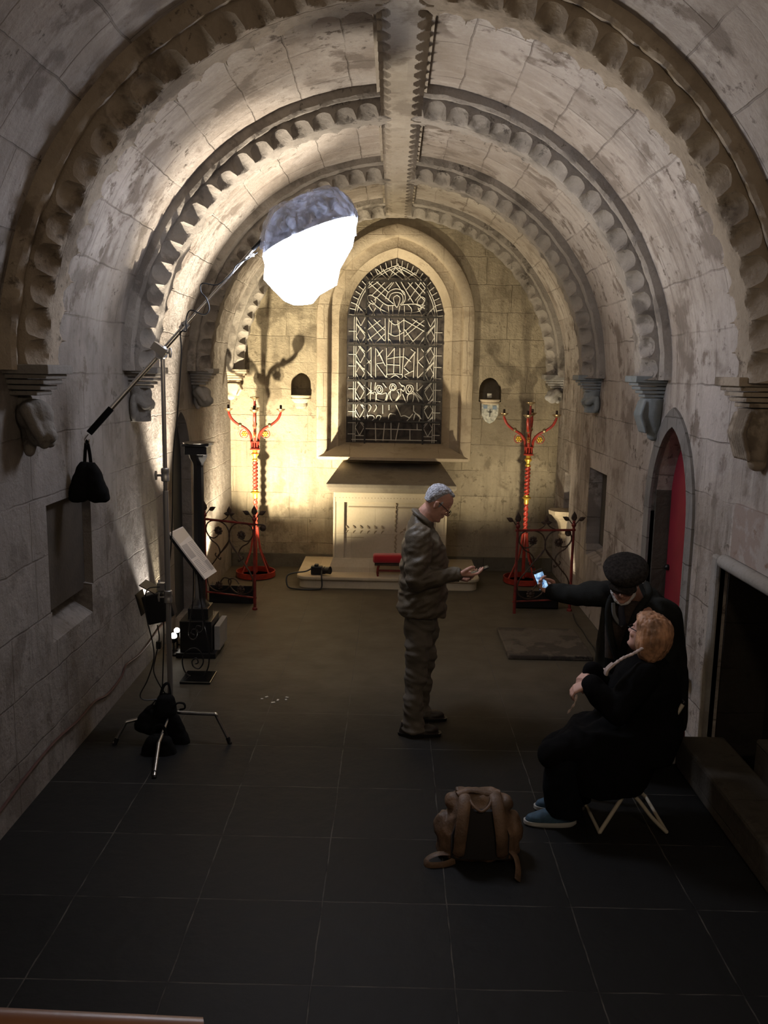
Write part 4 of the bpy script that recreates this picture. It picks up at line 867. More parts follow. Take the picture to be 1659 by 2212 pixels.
# outline of the lit volume, given as (left, right) points from top to bottom
rows = [((640, 560), (1290, 440)), ((420, 740), (1480, 470)), ((200, 1010), (1525, 560)), ((172, 1130), (1505, 760)), ((205, 1240), (1470, 950)), ((188, 1440), (1290, 1270)), ((330, 1590), (1245, 1500)), ((480, 1730), (1000, 1640)), ((620, 1785), (900, 1760))]
rings = []
for l, r in rows:
    a = lp(l); c = lp(r); m_ = (a+c)/2; h = (c-a)/2; rings.append((m_, h, V((0, h.length*.92, 0))))
b = MB().loft(rings, 9, 2.0); o = b.build('diffuser', M_LAMP, None, smooth=False); setpar_(o, lt)
M_SKIRT = mat('blue_grey_skirt_cloth', (.40, .42, .48), .6, var=.5, vs=9, bump=.8, bs=14)
nt = M_SKIRT.node_tree; tb = _n(nt, 'ShaderNodeBsdfTranslucent'); tb.inputs['Color'].default_value = (.42, .45, .55, 1); mx = _n(nt, 'ShaderNodeMixShader')
nz = _n(nt, 'ShaderNodeTexNoise'); nz.inputs['Scale'].default_value = 8; nz.inputs['Distortion'].default_value = 2; mr = _n(nt, 'ShaderNodeMapRange'); mr.inputs[1].default_value = .4; mr.inputs[2].default_value = .65; mr.inputs[3].default_value = .004; mr.inputs[4].default_value = .026
nt.links.new(nz.outputs[0], mr.inputs[0]); nt.links.new(mr.outputs[0], mx.inputs[0]); nt.links.new(nt.nodes['Principled BSDF'].outputs[0], mx.inputs[1]); nt.links.new(tb.outputs[0], mx.inputs[2]); nt.links.new(mx.outputs[0], nt.nodes['Material Output'].inputs['Surface'])
o.data.materials.append(M_SKIRT)
for p in o.data.polygons:      # the half turned to the end wall is covered by the lamp's black-out skirt
    if p.normal.y > .45: p.material_index = 1
rows = [((700, 240), (1090, 155)), ((600, 300), (1320, 160)), ((490, 380), (1425, 265)), ((340, 500), (1490, 370)), ((235, 720), (1520, 450)), ((190, 1020), (1532, 500)), ((190, 1100), (1530, 540))]
rings = []
for l, r in rows:
    a = lp(l); c = lp(r); m_ = (a+c)/2; h = (c-a)/2; rings.append((m_, h*1.0, V((0, h.length*.945, 0))))
b = MB().loft(rings, 40); b.f = b.f[:-1]
o = b.build('top_skirt', M_SKIRT, None); setpar_(o, lt)
# plastic cover: crumpled shell over and above
rows = [((700, 215), (1100, 130)), ((600, 260), (1330, 130)), ((500, 330), (1440, 230)), ((330, 430), (1510, 340)), ((200, 650), (1545, 470)), ((140, 840), (1540, 620)), ((160, 1000), (1515, 800))]
rings = []
for l, r in rows:
    a = lp(l); c = lp(r); m_ = (a+c)/2; h = (c-a)/2; rings.append((m_, h*1.01, V((0, h.length*.95, 0))))
b = MB(); sg = 64; b.loft(rings, sg); b.f = b.f[:-1]
o = b.build('plastic_cover', M_PLASTIC, None, smooth=True)
def su(o):
    s_ = o.modifiers.new('s', 'SUBSURF'); s_.levels = s_.render_levels = 2
bake(o, su)
for v in o.data.vertices:
    p = v.co; n = noise.noise(V((p.x*9, p.y*9, p.z*4)))+.6*noise.noise(V((p.x*22, p.y*22, p.z*9))); c0 = lp((850, 600)); d = (p-c0); v.co = p+d.normalized()*(.030*n-.004)
o.data.shade_smooth(); setpar_(o, lt)
# fitting inside the bag
b = MB().cyl(h1, lp((420, 600)), .014).cyl(lp((420, 600)), lp((760, 700)), .03, .05).box(lp((640, 370)), (.10, .03, .015), Matrix.Rotation(.2, 3, 'Y')).box(lp((590, 390)), (.03, .03, .025)).cyl(lp((810, 420)), lp((855, 550)), .007)
setpar_(b.build('lamp_fitting', M_BLACK, None), lt)
b = MB().tube(bez([lp((700, 300), -.2), lp((670, 500), -.27), lp((690, 700), -.30), lp((720, 900), -.30)], 5), .008, 6).tube(bez([lp((720, 400), -.2), lp((880, 470), -.28), lp((960, 560), -.29), lp((1000, 650), -.29)], 5), .006, 6).tube(bez([lp((700, 740), -.30), lp((850, 650), -.29), lp((900, 480), -.27), lp((840, 360), -.2)], 5), .006, 6)
o = setpar_(b.build('plastic_pleats', M_PLASTIC, None), lt)

# ---- cables of the lamp
c1 = [at(x, y, Y) for x, y, Y in ((556, 545, 5.80), (540, 556, 5.78), (512, 572, 5.75), (500, 590, 5.73), (470, 615, 5.70), (437, 612, 5.66), (434, 630, 5.66), (446, 645, 5.66), (452, 668, 5.66), (440, 680, 5.64), (412, 670, 5.62), (402, 690, 5.61), (403, 715, 5.60), (390, 718, 5.60), (392, 760, 5.60), (388, 830, 5.60), (383, 900, 5.60), (375, 980, 5.60), (373, 1060, 5.60), (372, 1130, 5.60), (368, 1200, 5.60), (360, 1250, 5.60), (352, 1300, 5.60), (354, 1370, 5.60), (352, 1450, 5.6), (350, 1500, 5.58))]
tag(MB().tube(bez(c1, 4), .0045, 6).build('power_cable', M_WIRE, None), 'thin black cable winding down the boom and hanging beside the stand', 'cable')
c2 = [at(x, y, Y) for x, y, Y in ((345, 1268, 5.55), (320, 1272, 5.5), (313, 1300, 5.5), (318, 1340, 5.5), (330, 1390, 5.5), (332, 1425, 5.48), (318, 1470, 5.46), (303, 1500, 5.44), (312, 1512, 5.44), (345, 1510, 5.5))]
tag(MB().tube(bez(c2, 5), .0045, 6).build('power_cable', M_WIRE, None), 'black cable looping left of the stand from the clamped floodlight', 'cable')
c3 = [at(x, y, Y) for x, y, Y in ((340, 1350, 5.62), (344, 1380, 5.6), (336, 1420, 5.55), (332, 1450, 5.5), (345, 1480, 5.5), (362, 1505, 5.52))]
b = MB().tube(bez(c3, 5), .0045, 6); p = at(343, 1393, 5.6); b.box(p, (.03, .03, .05)); tag(b.build('power_cable', M_WIRE, None), 'short black cable with an inline switch just left of the stand tube', 'cable')

# ---- floodlight with barn doors clamped on the stand
fx = at(335, 1308, 5.62); ff = thing('barn_door_floodlight', 'black floodlight with open barn doors clamped low on the stand, facing the wall', 'floodlight', tuple(fx))
R = Matrix.Rotation(math.radians(-14), 3, 'Y'); b = MB().box(fx+R@V((.02, 0, -.01)), (.15, .15, .20), R); b.box(fx+R@V((.10, 0, -.02)), (.05, .10, .14), R)
setpar_(b.build('housing', M_BLACK, None, smooth=False, bevel=.01), ff)
for (o_, d_, a_) in ((V((-.03, 0, .13)), (.12, .16, .006), .5), (V((-.09, 0, .02)), (.006, .16, .15), -.25)):
    setpar_(MB().box(fx+o_, d_, Matrix.Rotation(a_, 3, 'Y')).build('barn_door', M_BLACK, None, smooth=False), ff)
setpar_(MB().box(fx+V((.05, -.02, .14)), (.05, .04, .05)).cyl(fx+V((.05, 0, .10)), fx+V((.03, 0, .18)), .008).cyl(fx+V((.10, 0, .11)), (sx, sy, fx.z+.12), .008).build('clamp', M_GREYMETAL, None), ff)

# ---- information board on scrolled iron stand
tl, tr, br_, bl = at(367, 1150, 6.66), at(395, 1137, 6.95), at(473, 1225, 6.95), at(444, 1251, 6.66)
ib = thing('information_board', 'white printed information board tilted on a black scrolled iron stand', 'lectern', (-1.6, 6.62, 0))
n_ = (tr-tl).cross(bl-tl).normalized()
if n_.z < 0: n_ = -n_
br_ = tr+(bl-tl)
b = MB(); b.add([tl, tr, br_, bl]+[q-n_*.012 for q in (tl, tr, br_, bl)], [(0, 1, 2, 3), (7, 6, 5, 4), (0, 4, 5, 1), (1, 5, 6, 2), (2, 6, 7, 3), (3, 7, 4, 0)])
o = setpar_(b.build('printed_panel', mat('white_printed_card', (.72, .66, .60), .5), None, smooth=False), ib); o['label'] = 'white printed sheet'
b = MB(); b.add([q-n_*.013 for q in (tl, tr, br_, bl)]+[q-n_*.035 for q in (tl, tr, br_, bl)], [(0, 1, 2, 3), (7, 6, 5, 4), (0, 4, 5, 1), (1, 5, 6, 2), (2, 6, 7, 3), (3, 7, 4, 0)])
setpar_(b.build('backing_board', M_BLACK, None, smooth=False), ib)
def bq(u, v): return tl+(tr-tl)*u+(bl-tl)*v+n_*.0015
M_INK = mat('grey_print', (.38, .35, .33), .6)
b = MB()
for v in range(22):
    for u0, u1 in ((.55, .93),) if v < 12 else ((.08, .48), (.55, .93)):
        vv = .30+v*.028; w1 = u1-random.random()*.06; b.add([bq(u0, vv), bq(w1, vv), bq(w1, vv+.010), bq(u0, vv+.010)], [(0, 1, 2, 3)])
setpar_(b.build('text_lines', M_INK, None, smooth=False), ib)
b = MB()
M_PIC = mat('grey_picture', (.42, .38, .35), .6)
for u0, u1, v0, v1, in ((.05, .45, .30, .58), (.70, .95, .72, .93)): setpar_(MB().add([bq(u0, v0), bq(u1, v0), bq(u1, v1), bq(u0, v1)], [(0, 1, 2, 3)]).build('picture_block', M_PIC, None, smooth=False), ib)
b = MB(); b.add([bq(.02, .02), bq(.98, .02), bq(.98, .2), bq(.02, .26)], [(0, 1, 2, 3)]); setpar_(b.build('title_block', mat('buff_heading', (.62, .54, .44), .6), None, smooth=False), ib)
Yb = 6.66
q = [fl(388, 1477), fl(455, 1478)]; x0, x1 = q[0].x, q[1].x
bb = MB(); bb.add([(x0, 6.58, 0), (x1, 6.58, 0), (x1, 6.85, 0), (x0, 6.85, 0), (x0, 6.58, .02), (x1, 6.58, .02), (x1, 6.85, .02), (x0, 6.85, .02)], [(3, 2, 1, 0), (4, 5, 6, 7), (0, 1, 5, 4), (1, 2, 6, 5), (2, 3, 7, 6), (3, 0, 4, 7)])
setpar_(bb.build('base_plate', mat('glossy_black_steel', (.006, .006, .006), .15), None, smooth=False, bevel=.006), ib)
Q = lambda x, y: at(x, y, 6.72)
for pts in ([(440, 1462), (450, 1440), (452, 1410), (449, 1380), (441, 1340), (434, 1300), (428, 1250), (424, 1225)],
            [(411, 1463), (398, 1448), (394, 1425), (402, 1408), (420, 1400), (434, 1410), (439, 1430), (430, 1444), (418, 1440), (415, 1428), (424, 1422), (428, 1431), (422, 1434)],
            [(418, 1226), (417, 1290), (410, 1350), (409, 1375), (418, 1382), (427, 1374), (426, 1362), (417, 1360), (414, 1368), (420, 1372)],
            [(434, 1300), (440, 1350), (434, 1366), (424, 1362), (426, 1352), (434, 1354)]):
    pp = bez([Q(*p_) for p_ in pts], 6); 
    for z in pp: z.z = max(z.z, .02)
    setpar_(MB().tube(pp, .006, 8).build('scroll_bar', M_BLACK, None), ib)
setpar_(MB().cyl(bq(.5, .5)-n_*.03, Q(424, 1240), .010).build('board_bracket', M_BLACK, None), ib)

# ---- wall cable and floor cables
pts = [(x, y) for x, y in ((-40, 1800), (0, 1752), (60, 1672), (120, 1600), (170, 1555), (205, 1515), (232, 1500), (262, 1462), (272, 1437), (300, 1415), (325, 1385), (345, 1355), (372, 1330))]
tag(MB().tube(bez([onx(x, y, XL+.012) for x, y in pts], 4), .009, 6).build('wall_cable', mat('red_brown_cable', (.06, .025, .02), .6), None), 'reddish brown cable fixed along the foot of the left wall', 'cable')
pts = [fl(x, y, .008) for x, y in ((1238, 1326), (1245, 1345), (1258, 1362), (1270, 1382), (1283, 1400), (1300, 1440), (1330, 1500))]
tag(MB().tube(bez(pts, 4), .007, 6).build('floor_cable', M_WIRE, None), 'black cable running over the floor from the right floodlight box', 'cable')
p = [fl(x, y, .01) for x, y in ((388, 1408), (372, 1410), (360, 1415))]
tag(MB().tube(bez(p, 4), .006, 6).build('floor_cable', M_WIRE, None), 'short black cable at the foot of the pillar base', 'cable')
# paper scraps on the floor
b = [(566, 1510), (576, 1506), (600, 1513), (618, 1512), (620, 1507), (590, 1518)]
for i, (x, y) in enumerate(b):
    q = fl(x, y); tag(MB().box((q.x, q.y, .003), (.018+.006*(i % 3), .014, .004), Matrix.Rotation(i*.7, 3, 'Z')).build('plaster_flake', M_LEAD, None, smooth=False), 'tiny pale plaster flake lying on the floor in mid-chapel', 'flake', 'plaster flakes on the floor')

# ---- handrail on the right wall
a = onx(1488, 1452, XR-.05); c = onx(1508, 1476, XR-.07); 
hr = thing('handrail', 'short dark wooden handrail on the right wall beside the stooping man', 'handrail', (XR, 5.9, .45))
setpar_(MB().cone((XR-.07, 5.70, .47), .034, (XR-.07, 6.25, .50), .034).build('rail', mat('polished_dark_wood', (.05, .022, .014), .3), None), hr)
for y in (5.80, 6.15): setpar_(MB().cyl((XR-.07, y, .45), (XR+.0, y, .40), .008).build('bracket', M_BLACK, None), hr)

# ---- stone kerb and blocks in front of the low opening
def quadprism(pts, z0, z1): 
    m_ = MB(); m_.prism([(x, y, z0) for x, y in pts], (0, 0, z1-z0)); return m_
tag(quadprism([(1.84, 5.28), (1.84, 2.45), (2.14, 2.45), (2.14, 5.28)], 0, .22).build('stone_kerb', M_DARKSTONE, None, smooth=False, bevel=.02), 'long brown stone kerb along the low opening at the right edge', 'kerb')
tag(quadprism([(2.15, 4.85), (2.15, 4.40), (2.38, 4.40), (2.38, 4.85)], 0, .40).build('stone_block', M_DARKSTONE, None, smooth=False, bevel=.02), 'squared dark stone block inside the low opening', 'block')
tag(quadprism([(1.55, 5.30), (1.50, 5.75), (2.03, 5.8), (2.03, 5.32)], 0, .10).build('door_step', M_GREYSTONE, None, smooth=False, bevel=.012), 'worn low stone step behind the folding chair', 'step')
q = fl(1180, 1385); tag(quadprism([(1.02, 7.35), (1.02, 8.2), (1.78, 8.2), (1.78, 7.35)], 0, .045).build('ledger_slab', stone('worn_grave_slab', 'none', (.085, .07, .055), (.03, .025, .02), (.14, .12, .09), 0, 9, 9, .9, 0, .8, seed=17.), None, smooth=False, bevel=.01), 'worn stone slab in the floor before the right railing', 'slab')

# ---- wooden rail at the bottom left corner of the view
wr2 = thing('stair_handrail', 'wooden stair rail crossing the bottom left corner', 'handrail', (-1.2, 1.0, .76))
M_WOOD = mat('varnished_oak', (.10, .04, .016), .4, var=.3, vs=6)
a = at(0, 2189, 1.0); c = at(430, 2209, 1.06); d = (a-c)
o = MB().tube([c-d*.0-V((0, 0, .03)), a+d*2.9-V((0, 0, .03))], .030, 12).build('rail', M_WOOD, None); setpar_(o, wr2)
for f in (.5, 2.6): q = c+d*f; setpar_(MB().cyl((q.x, q.y, .57), q-V((0, 0, .04)), .018).build('post', M_BLACK, None), wr2)

# ---- backpack
bkx, bky = .445, 4.22
bk = thing('backpack', 'worn tan leather backpack standing on the floor in the foreground', 'backpack', (bkx, bky, 0))
M_LEA = mat('worn_tan_leather', (.115, .068, .040), .6, var=.35, vs=12, bump=.3, bs=90)
M_LEAD2 = mat('black_padded_mesh', (.012, .010, .009), .9)
def K(x, y, z): return V((bkx+x*.92, bky+y, z*.90))
b = MB().loft([(K(0, 0, .0), V((.20, 0, 0)), V((0, .10, 0))), (K(0, 0, .03), V((.225, 0, 0)), V((0, .125, 0))), (K(0, .01, .16), V((.205, 0, 0)), V((0, .125, 0))), (K(0, .02, .29), V((.14, 0, 0)), V((0, .10, 0))), (K(0, .03, .36), V((.115, 0, 0)), V((0, .06, 0))), (K(-.0, .03, .375), V((.12, 0, 0)), V((0, .03, 0)))], 32, 3.2)
for s in (-1, 1): b.ell(K(s*.205, .01, .15), (.045, .075, .09)); b.ell(K(s*.15, .03, .30), (.04, .055, .04))
setpar_(flesh('bag_body', b, M_LEA, None, .008, 2, .012, lambda p: V((p.x*14, p.y*14, p.z*9))), bk)
setpar_(MB().loft([(K(0, -.118, .04), V((.15, 0, 0)), V((0, .018, 0))), (K(0, -.115, .18), V((.15, 0, 0)), V((0, .02, 0))), (K(0, -.078, .31), V((.10, 0, 0)), V((0, .014, 0)))], 24, 3.5).build('back_panel', M_LEAD2, None), bk)
for s in (-1, 1): setpar_(MB().tube(bez([K(s*.085, .01, .368), K(s*.09, -.06, .36), K(s*.10, -.115, .30), K(s*.115, -.150, .19), K(s*.12, -.145, .10), K(s*.13, -.125, .05)], 6), [.032]*20+[.03]*8+[.022]*3, 10, flat=.42).build('shoulder_strap', M_LEA, None), bk)
setpar_(MB().tube(bez([K(-.07, -.03, .375), K(-.045, -.09, .345), K(0, -.115, .325), K(.045, -.09, .345), K(.07, -.03, .37)], 6), .007, 8).build('grab_handle', M_LEA, None), bk)
setpar_(MB().tube(bez([K(-.13, -.02, .37), K(-.06, .0, .385), K(.02, .0, .375), K(.11, -.01, .365)], 6), [.018, .022, .018, .02]*4+[.018]*3, 10, flat=.6).build('top_roll', M_LEA, None), bk)
setpar_(MB().tube(bez([K(-.17, -.10, .05), K(-.24, -.12, .06), K(-.30, -.13, .03), K(-.285, -.16, .012), K(-.20, -.15, .012), K(-.14, -.12, .02)], 6), .020, 8, flat=.2).build('loose_strap', M_LEA, None), bk)
setpar_(MB().tube(bez([K(.17, -.10, .08), K(.20, -.13, .06), K(.21, -.16, .02), K(.205, -.20, .012), K(.19, -.27, .012)], 6), .017, 8, flat=.2).build('loose_strap', M_LEA, None), bk)

# ---- folding chair
ch = thing('folding_chair', 'light metal folding chair under the seated woman', 'chair', (1.35, 4.6, 0))
M_CH = mat('cream_painted_tube', (.42, .38, .30), .45)
A = V((1.142, 4.42, .012)); C_ = V((1.52, 4.44, .012)); T = at(1475, 1522, 4.46); dep = .40
for y in (0, dep):
    o_ = V((0, y, 0)); setpar_(MB().tube(bez([A+o_, A.lerp(T, .4)+o_, A.lerp(T, .8)+o_, T+o_], 5), .0115, 10).build('front_leg_and_back_post', M_CH, None), ch)
    s_ = A.lerp(T, .40); q = A.lerp(T, .46); 
    setpar_(MB().tube(bez([C_+o_, V((1.43, C_.y, .10))+o_, V((1.33, C_.y+.01, .22))+o_, V((1.12, C_.y+.02, .42))+o_], 5), .0115, 10).build('rear_leg', M_CH, None), ch)
setpar_(MB().cyl(A, A+V((-.01, dep, 0)), .010, seg=8).build('front_foot_rail', M_CH, None), ch)
setpar_(MB().cyl(C_, C_+V((0, dep, 0)), .010, seg=8).build('rear_foot_rail', M_CH, None), ch)
setpar_(MB().box((1.30, 4.63, .435), (.38, .38, .02)).build('seat', M_BLACK, None, smooth=False, bevel=.006), ch)
setpar_(MB().box((T.x-.02, T.y+dep/2, T.z-.06), (.02, dep, .16), Matrix.Rotation(.4, 3, 'Y')).build('backrest', M_BLACK, None, smooth=False, bevel=.006), ch)

# ---- dark red handbag on the floor behind the chair
hb = thing('handbag', 'dark red bag with a thin strap standing on the step behind the chair', 'bag', (1.80, 5.40, .10)); M_HB = mat('dark_red_leather', (.10, .008, .010), .5)
q = V((1.80, 5.40, .10)); b = MB().loft([(q+V((0, 0, .0)), V((.07, 0, 0)), V((0, .05, 0))), (q+V((0, 0, .05)), V((.085, 0, 0)), V((0, .06, 0))), (q+V((.0, 0, .14)), V((.055, 0, 0)), V((0, .04, 0))), (q+V((.0, 0, .24)), V((.025, 0, 0)), V((0, .02, 0))), (q+V((0, 0, .34)), V((.02, 0, 0)), V((0, .015, 0)))], 20)
setpar_(flesh('bag_body', b, M_HB, None, .007, 2, .008, lambda p: p*18), hb)
setpar_(MB().tube(bez([q+V((.02, 0, .33)), q+V((.07, 0, .25)), q+V((.12, 0, .12)), q+V((.13, .01, .02))], 5), .005, 6).build('strap', M_HB, None), hb)
setpar_(MB().tube([q+V((-.08+.045*math.cos(a), -.05, .07+.05*math.sin(a))) for a in [k*.5 for k in range(13)]], .008, 6).build('ring_handle', mat('pale_ring', (.35, .30, .28), .4), None), hb)
# ============================================================ PEOPLE
def frame(fwd, up):
    f = V(fwd).normalized(); u = V(up); u = (u-f*u.dot(f)).normalized(); l = u.cross(f)   # l = the figure's left
    return Matrix((f, l, u)).transposed()
def head_vol(b, c, R, k=1.0, female=False):
    """head about its centre c; R maps (forward, left, up)"""
    W = lambda x, y, z: V(c)+R@(V((x, y, z-.118))*k)
    prof = [(-.004, .050, .020, .020), (.004, .072, .006, .028), (.018, .084, -.012, .042), (.036, .086, -.034, .052), (.056, .084, -.058, .058), (.078, .084, -.076, .063), (.100, .083, -.088, .067), (.122, .079, -.095, .070), (.138, .083, -.098, .073), (.155, .087, -.099, .075), (.175, .085, -.098, .0755), (.195, .075, -.092, .072), (.212, .058, -.078, .063), (.226, .034, -.054, .046), (.234, .008, -.024, .020)]
    b.loft([(W((f+r)/2, 0, z), R@V(((f-r)/2*k, 0, 0)), R@V((0, w_*k, 0))) for z, f, r, w_ in prof], 32, 2.25)
    # nose, lips, chin, brow, cheeks, ears
    b.chain([W(.080, 0, .132), W(.097, 0, .108), W(.106, 0, .092)], [.007*k, .009*k, .0115*k]); b.ell(W(.096, 0, .088), (.012*k, .016*k, .009*k), R)
    for s in (-1, 1):
        b.ell(W(.095, s*.012, .089), (.009*k, .007*k, .007*k), R); b.chain([W(.082, s*.012, .145), W(.078, s*.042, .146)], [.008*k, .008*k])
        b.ell(W(.062, s*.040, .092), (.022*k, .020*k, .022*k), R); b.ell(W(.076, s*.031, .124), (.011*k, .013*k, .010*k), R)
        b.ell(W(-.008, s*.076, .108), (.016*k, .009*k, .030*k), R); b.ell(W(-.012, s*.081, .118), (.019*k, .006*k, .018*k), R)
    b.ell(W(.084, 0, .066), (.011*k, .022*k, .006*k), R); b.ell(W(.082, 0, .056), (.012*k, .019*k, .007*k), R); b.ell(W(.076, 0, .022), (.018*k, .022*k, .015*k), R)
    return W
def hand_vol(b, wr, d, n, side, curl=(.5, .5, .5, .5), thumb=.5, k=1.0):
    """wr wrist point, d towards the fingers, n out of the palm, side=+1 if the thumb lies at d x n"""
    d = V(d).normalized(); n = (V(n)-d*V(n).dot(d)).normalized(); t = d.cross(n)*side; wr = V(wr)
    W = lambda x, y, z: wr+(d*x+t*y+n*z)*k
    b.loft([(W(-.02, 0, 0), t*.024*k, n*.018*k), (W(.0, 0, 0), t*.027*k, n*.017*k), (W(.03, .002, 0), t*.037*k, n*.016*k), (W(.065, .002, 0), t*.041*k, n*.014*k), (W(.088, 0, 0), t*.039*k, n*.011*k)], 20, 2.6)
    for i, (y, L1, L2, L3, r) in enumerate(((.030, .042, .025, .020, .0092), (.010, .047, .029, .022, .0095), (-.011, .043, .027, .021, .009), (-.030, .034, .021, .018, .0078))):
        a = curl[i]; p = W(.078, y, 0); q = p; pts = [W(.055, y*.9, 0), p]; ang = .15
        for L_, da in ((L1, .55), (L2, .9), (L3, .6)): ang += a*da; q = q+(d*math.cos(ang)+n*math.sin(ang))*L_*k; pts.append(q)
        b.chain(pts, [r*1.1*k, r*1.08*k, r*k, r*.92*k, r*.78*k])
    p0 = W(.015, .022, .006); p1 = W(.045, .046+.008*(1-thumb), .012+.02*thumb); p2 = W(.072, .050-.018*thumb, .018+.034*thumb); p3 = W(.094, .046-.034*thumb, .018+.040*thumb)
    b.chain([p0, p1, p2, p3], [.016*k, .0135*k, .0108*k, .009*k]); b.ell(W(.03, .024, .010), (.02*k, .02*k, .014*k))
def foldf(s, ax=(1, 1, 1)): return lambda p: V((p.x*s*ax[0], p.y*s*ax[1], p.z*s*ax[2]))

# ---------- the standing man in the olive jacket
def man1():
    o0 = V((.20, 5.82, 0)); t = thing('person', 'grey haired man with glasses in an olive jacket, standing and looking down at a phone', 'person', tuple(o0))
    S = lambda x, y, Y=5.82: at(x, y, Y)
    M_JK = mat('olive_brown_waxed_cloth', (.085, .068, .045), .55, var=.15, vs=9, bump=.25, bs=160)
    M_TR = mat('khaki_trouser_cloth', (.105, .09, .07), .85, var=.12, vs=8, bump=.2, bs=200)
    M_SHOE = mat('dark_brown_boot_leather', (.018, .012, .009), .5)
    M_HAIR1 = mat('short_grey_hair', (.40, .41, .45), .7, var=.45, vs=60, bump=.9, bs=160)
    hip = S(911, 1318); chest = S(912, 1190); neck = S(920, 1122); hc = S(946, 1086, 5.80)
    Rh = frame((.80, .0, -.60), (.60, 0, .80))
    # skin: head, neck, trunk, limbs and hands as one body
    b = MB(); W = head_vol(b, hc, Rh, 1.0)
    b.loft([(S(908, 1150), V((.075, 0, -.02)), V((0, .09, 0))), (S(913, 1128), V((.064, 0, -.025)), V((0, .062, 0))), (S(925, 1106), V((.060, 0, -.03)), V((0, .058, 0))), (S(938, 1092), V((.055, 0, -.03)), V((0, .055, 0)))], 20)
    b.loft([(S(912, 1325), V((.09, 0, 0)), V((0, .13, 0))), (S(911, 1250), V((.11, 0, 0)), V((0, .14, 0))), (S(910, 1180), V((.12, 0, 0)), V((0, .17, 0))), (S(911, 1145), V((.08, 0, 0)), V((0, .12, 0)))], 24)
    shN, elN, wrN = S(902, 1164, 5.60), S(901, 1252, 5.55), S(988, 1241, 5.64)
    shF, elF, wrF = S(905, 1160, 6.02), S(912, 1246, 6.08), S(984, 1240, 5.92)
    b.chain([shN, elN, wrN], [.055, .045, .028]); b.chain([shF, elF, wrF], [.055, .045, .028])
    hN, kN, aN = S(908, 1325, 5.74), S(901, 1430, 5.70), S(893, 1556, 5.70); hF, kF, aF = S(915, 1325, 5.91), S(916, 1424, 5.94), S(908, 1528, 5.97)
    aN.z = .09; aF.z = .09
    for h, k, a in ((hN, kN, aN), (hF, kF, aF)): b.chain([h, k, a], [.07, .042, .035])
    for y in (-1, 1): b.chain([S(912, 1310), (hN, hF)[y > 0]], [.085, .07])
    # near (right) hand under the phone, far hand beneath
    hand_vol(b, wrN+V((.01, 0, 0)), (.98, .10, -.10), (-.05, .35, .93), 1, (.40, .45, .5, .6), .9, 1.05)
    hand_vol(b, wrF+V((.01, 0, -.015)), (.95, -.25, -.15), (.05, -.35, .93), -1, (.8, .9, .95, 1.0), .5, 1.0)
    setpar_(flesh('body', b, M_SKIN, None, .0045, 3), t)
    # trousers
    b = MB()
    b.loft([(S(912, 1345), V((.10, 0, 0)), V((0, .15, 0))), (S(912, 1315), V((.115, 0, 0)), V((0, .165, 0))), (S(911, 1280), V((.12, 0, 0)), V((0, .16, 0)))], 28)
    def leg(h, k, a, dx=0):
        b.loft([(h+V((0, 0, .06)), V((.115, 0, 0)), V((0, .095, 0))), (h+V((0, 0, -.06)), V((.110, 0, 0)), V((0, .092, 0))), (h.lerp(k, .6), V((.092, 0, 0)), V((0, .082, 0))), (k, V((.076, 0, 0)), V((0, .070, 0))), (k.lerp(a, .5)+V((-.01, 0, 0)), V((.072, 0, 0)), V((0, .068, 0))), (a+V((0, 0, .03)), V((.070, 0, 0)), V((0, .072, 0))), (a+V((.0, 0, -.05)), V((.088, 0, 0)), V((0, .075, 0)))], 24)
    leg(hN, kN, aN); leg(hF, kF, aF)
    setpar_(flesh('trousers', b, M_TR, None, .007, 3, .022, lambda p: V((p.x*7+p.z*4, p.y*7, p.z*11))), t)
    # jacket
    b = MB()
    b.loft([(S(911, 1322), V((.163, 0, -.01)), V((0, .215, 0))), (S(911, 1306), V((.165, 0, 0)), V((0, .22, 0))), (S(914, 1262), V((.168, 0, 0)), V((0, .215, 0))), (S(916, 1215), V((.165, 0, 0)), V((0, .215, 0))), (S(916, 1180), V((.150, 0, .0)), V((0, .225, 0))), (S(914, 1155), V((.120, 0, -.02)), V((0, .215, 0))), (S(913, 1136), V((.085, 0, -.035)), V((0, .15, 0))), (S(916, 1122), V((.070, 0, -.045)), V((0, .085, 0))), (S(919, 1115), V((.066, 0, -.045)), V((0, .075, 0)))], 36, 2.3)
    b.chain([shN+V((.005, .02, .01)), elN+V((0, 0, .01))], [.094, .080]); b.chain([elN+V((.01, 0, 0)), elN.lerp(wrN, .6), wrN+V((-.005, 0, 0))], [.080, .058, .047])
    b.chain([shF+V((.005, -.02, .01)), elF], [.090, .075]); b.chain([elF, wrF], [.073, .045])
    o = flesh('jacket', b, M_JK, None, .007, 3, .020, lambda p: V((p.x*5+p.z*6, p.y*6, p.z*13-p.x*7))); setpar_(o, t)
    c = MB(); rings = []
    cc = S(921, 1117); ax = V((.60, 0, .80)); e1 = V((.80, 0, -.60)); 
    cpts = [cc+e1*(.082*math.cos(a)-.006)+V((0, .080*math.sin(a), 0))-ax*(.012+.045*max(0, math.cos(a))**2) for a in [2*PI*k/30 for k in range(31)]]
    c.tube(cpts, .016, 10, flat=1.9); setpar_(flesh('collar', c, M_JK, None, .005, 2), t)
    for k, w_ in ((wrN, .050), (wrF, .047)): setpar_(MB().cyl(k+V((-.025, 0, .0)), k+V((.012, 0, 0)), w_, w_*.98, 20).build('cuff', M_JK, None), t)
    # hair and beard stubble
    h = MB(); L_ = []
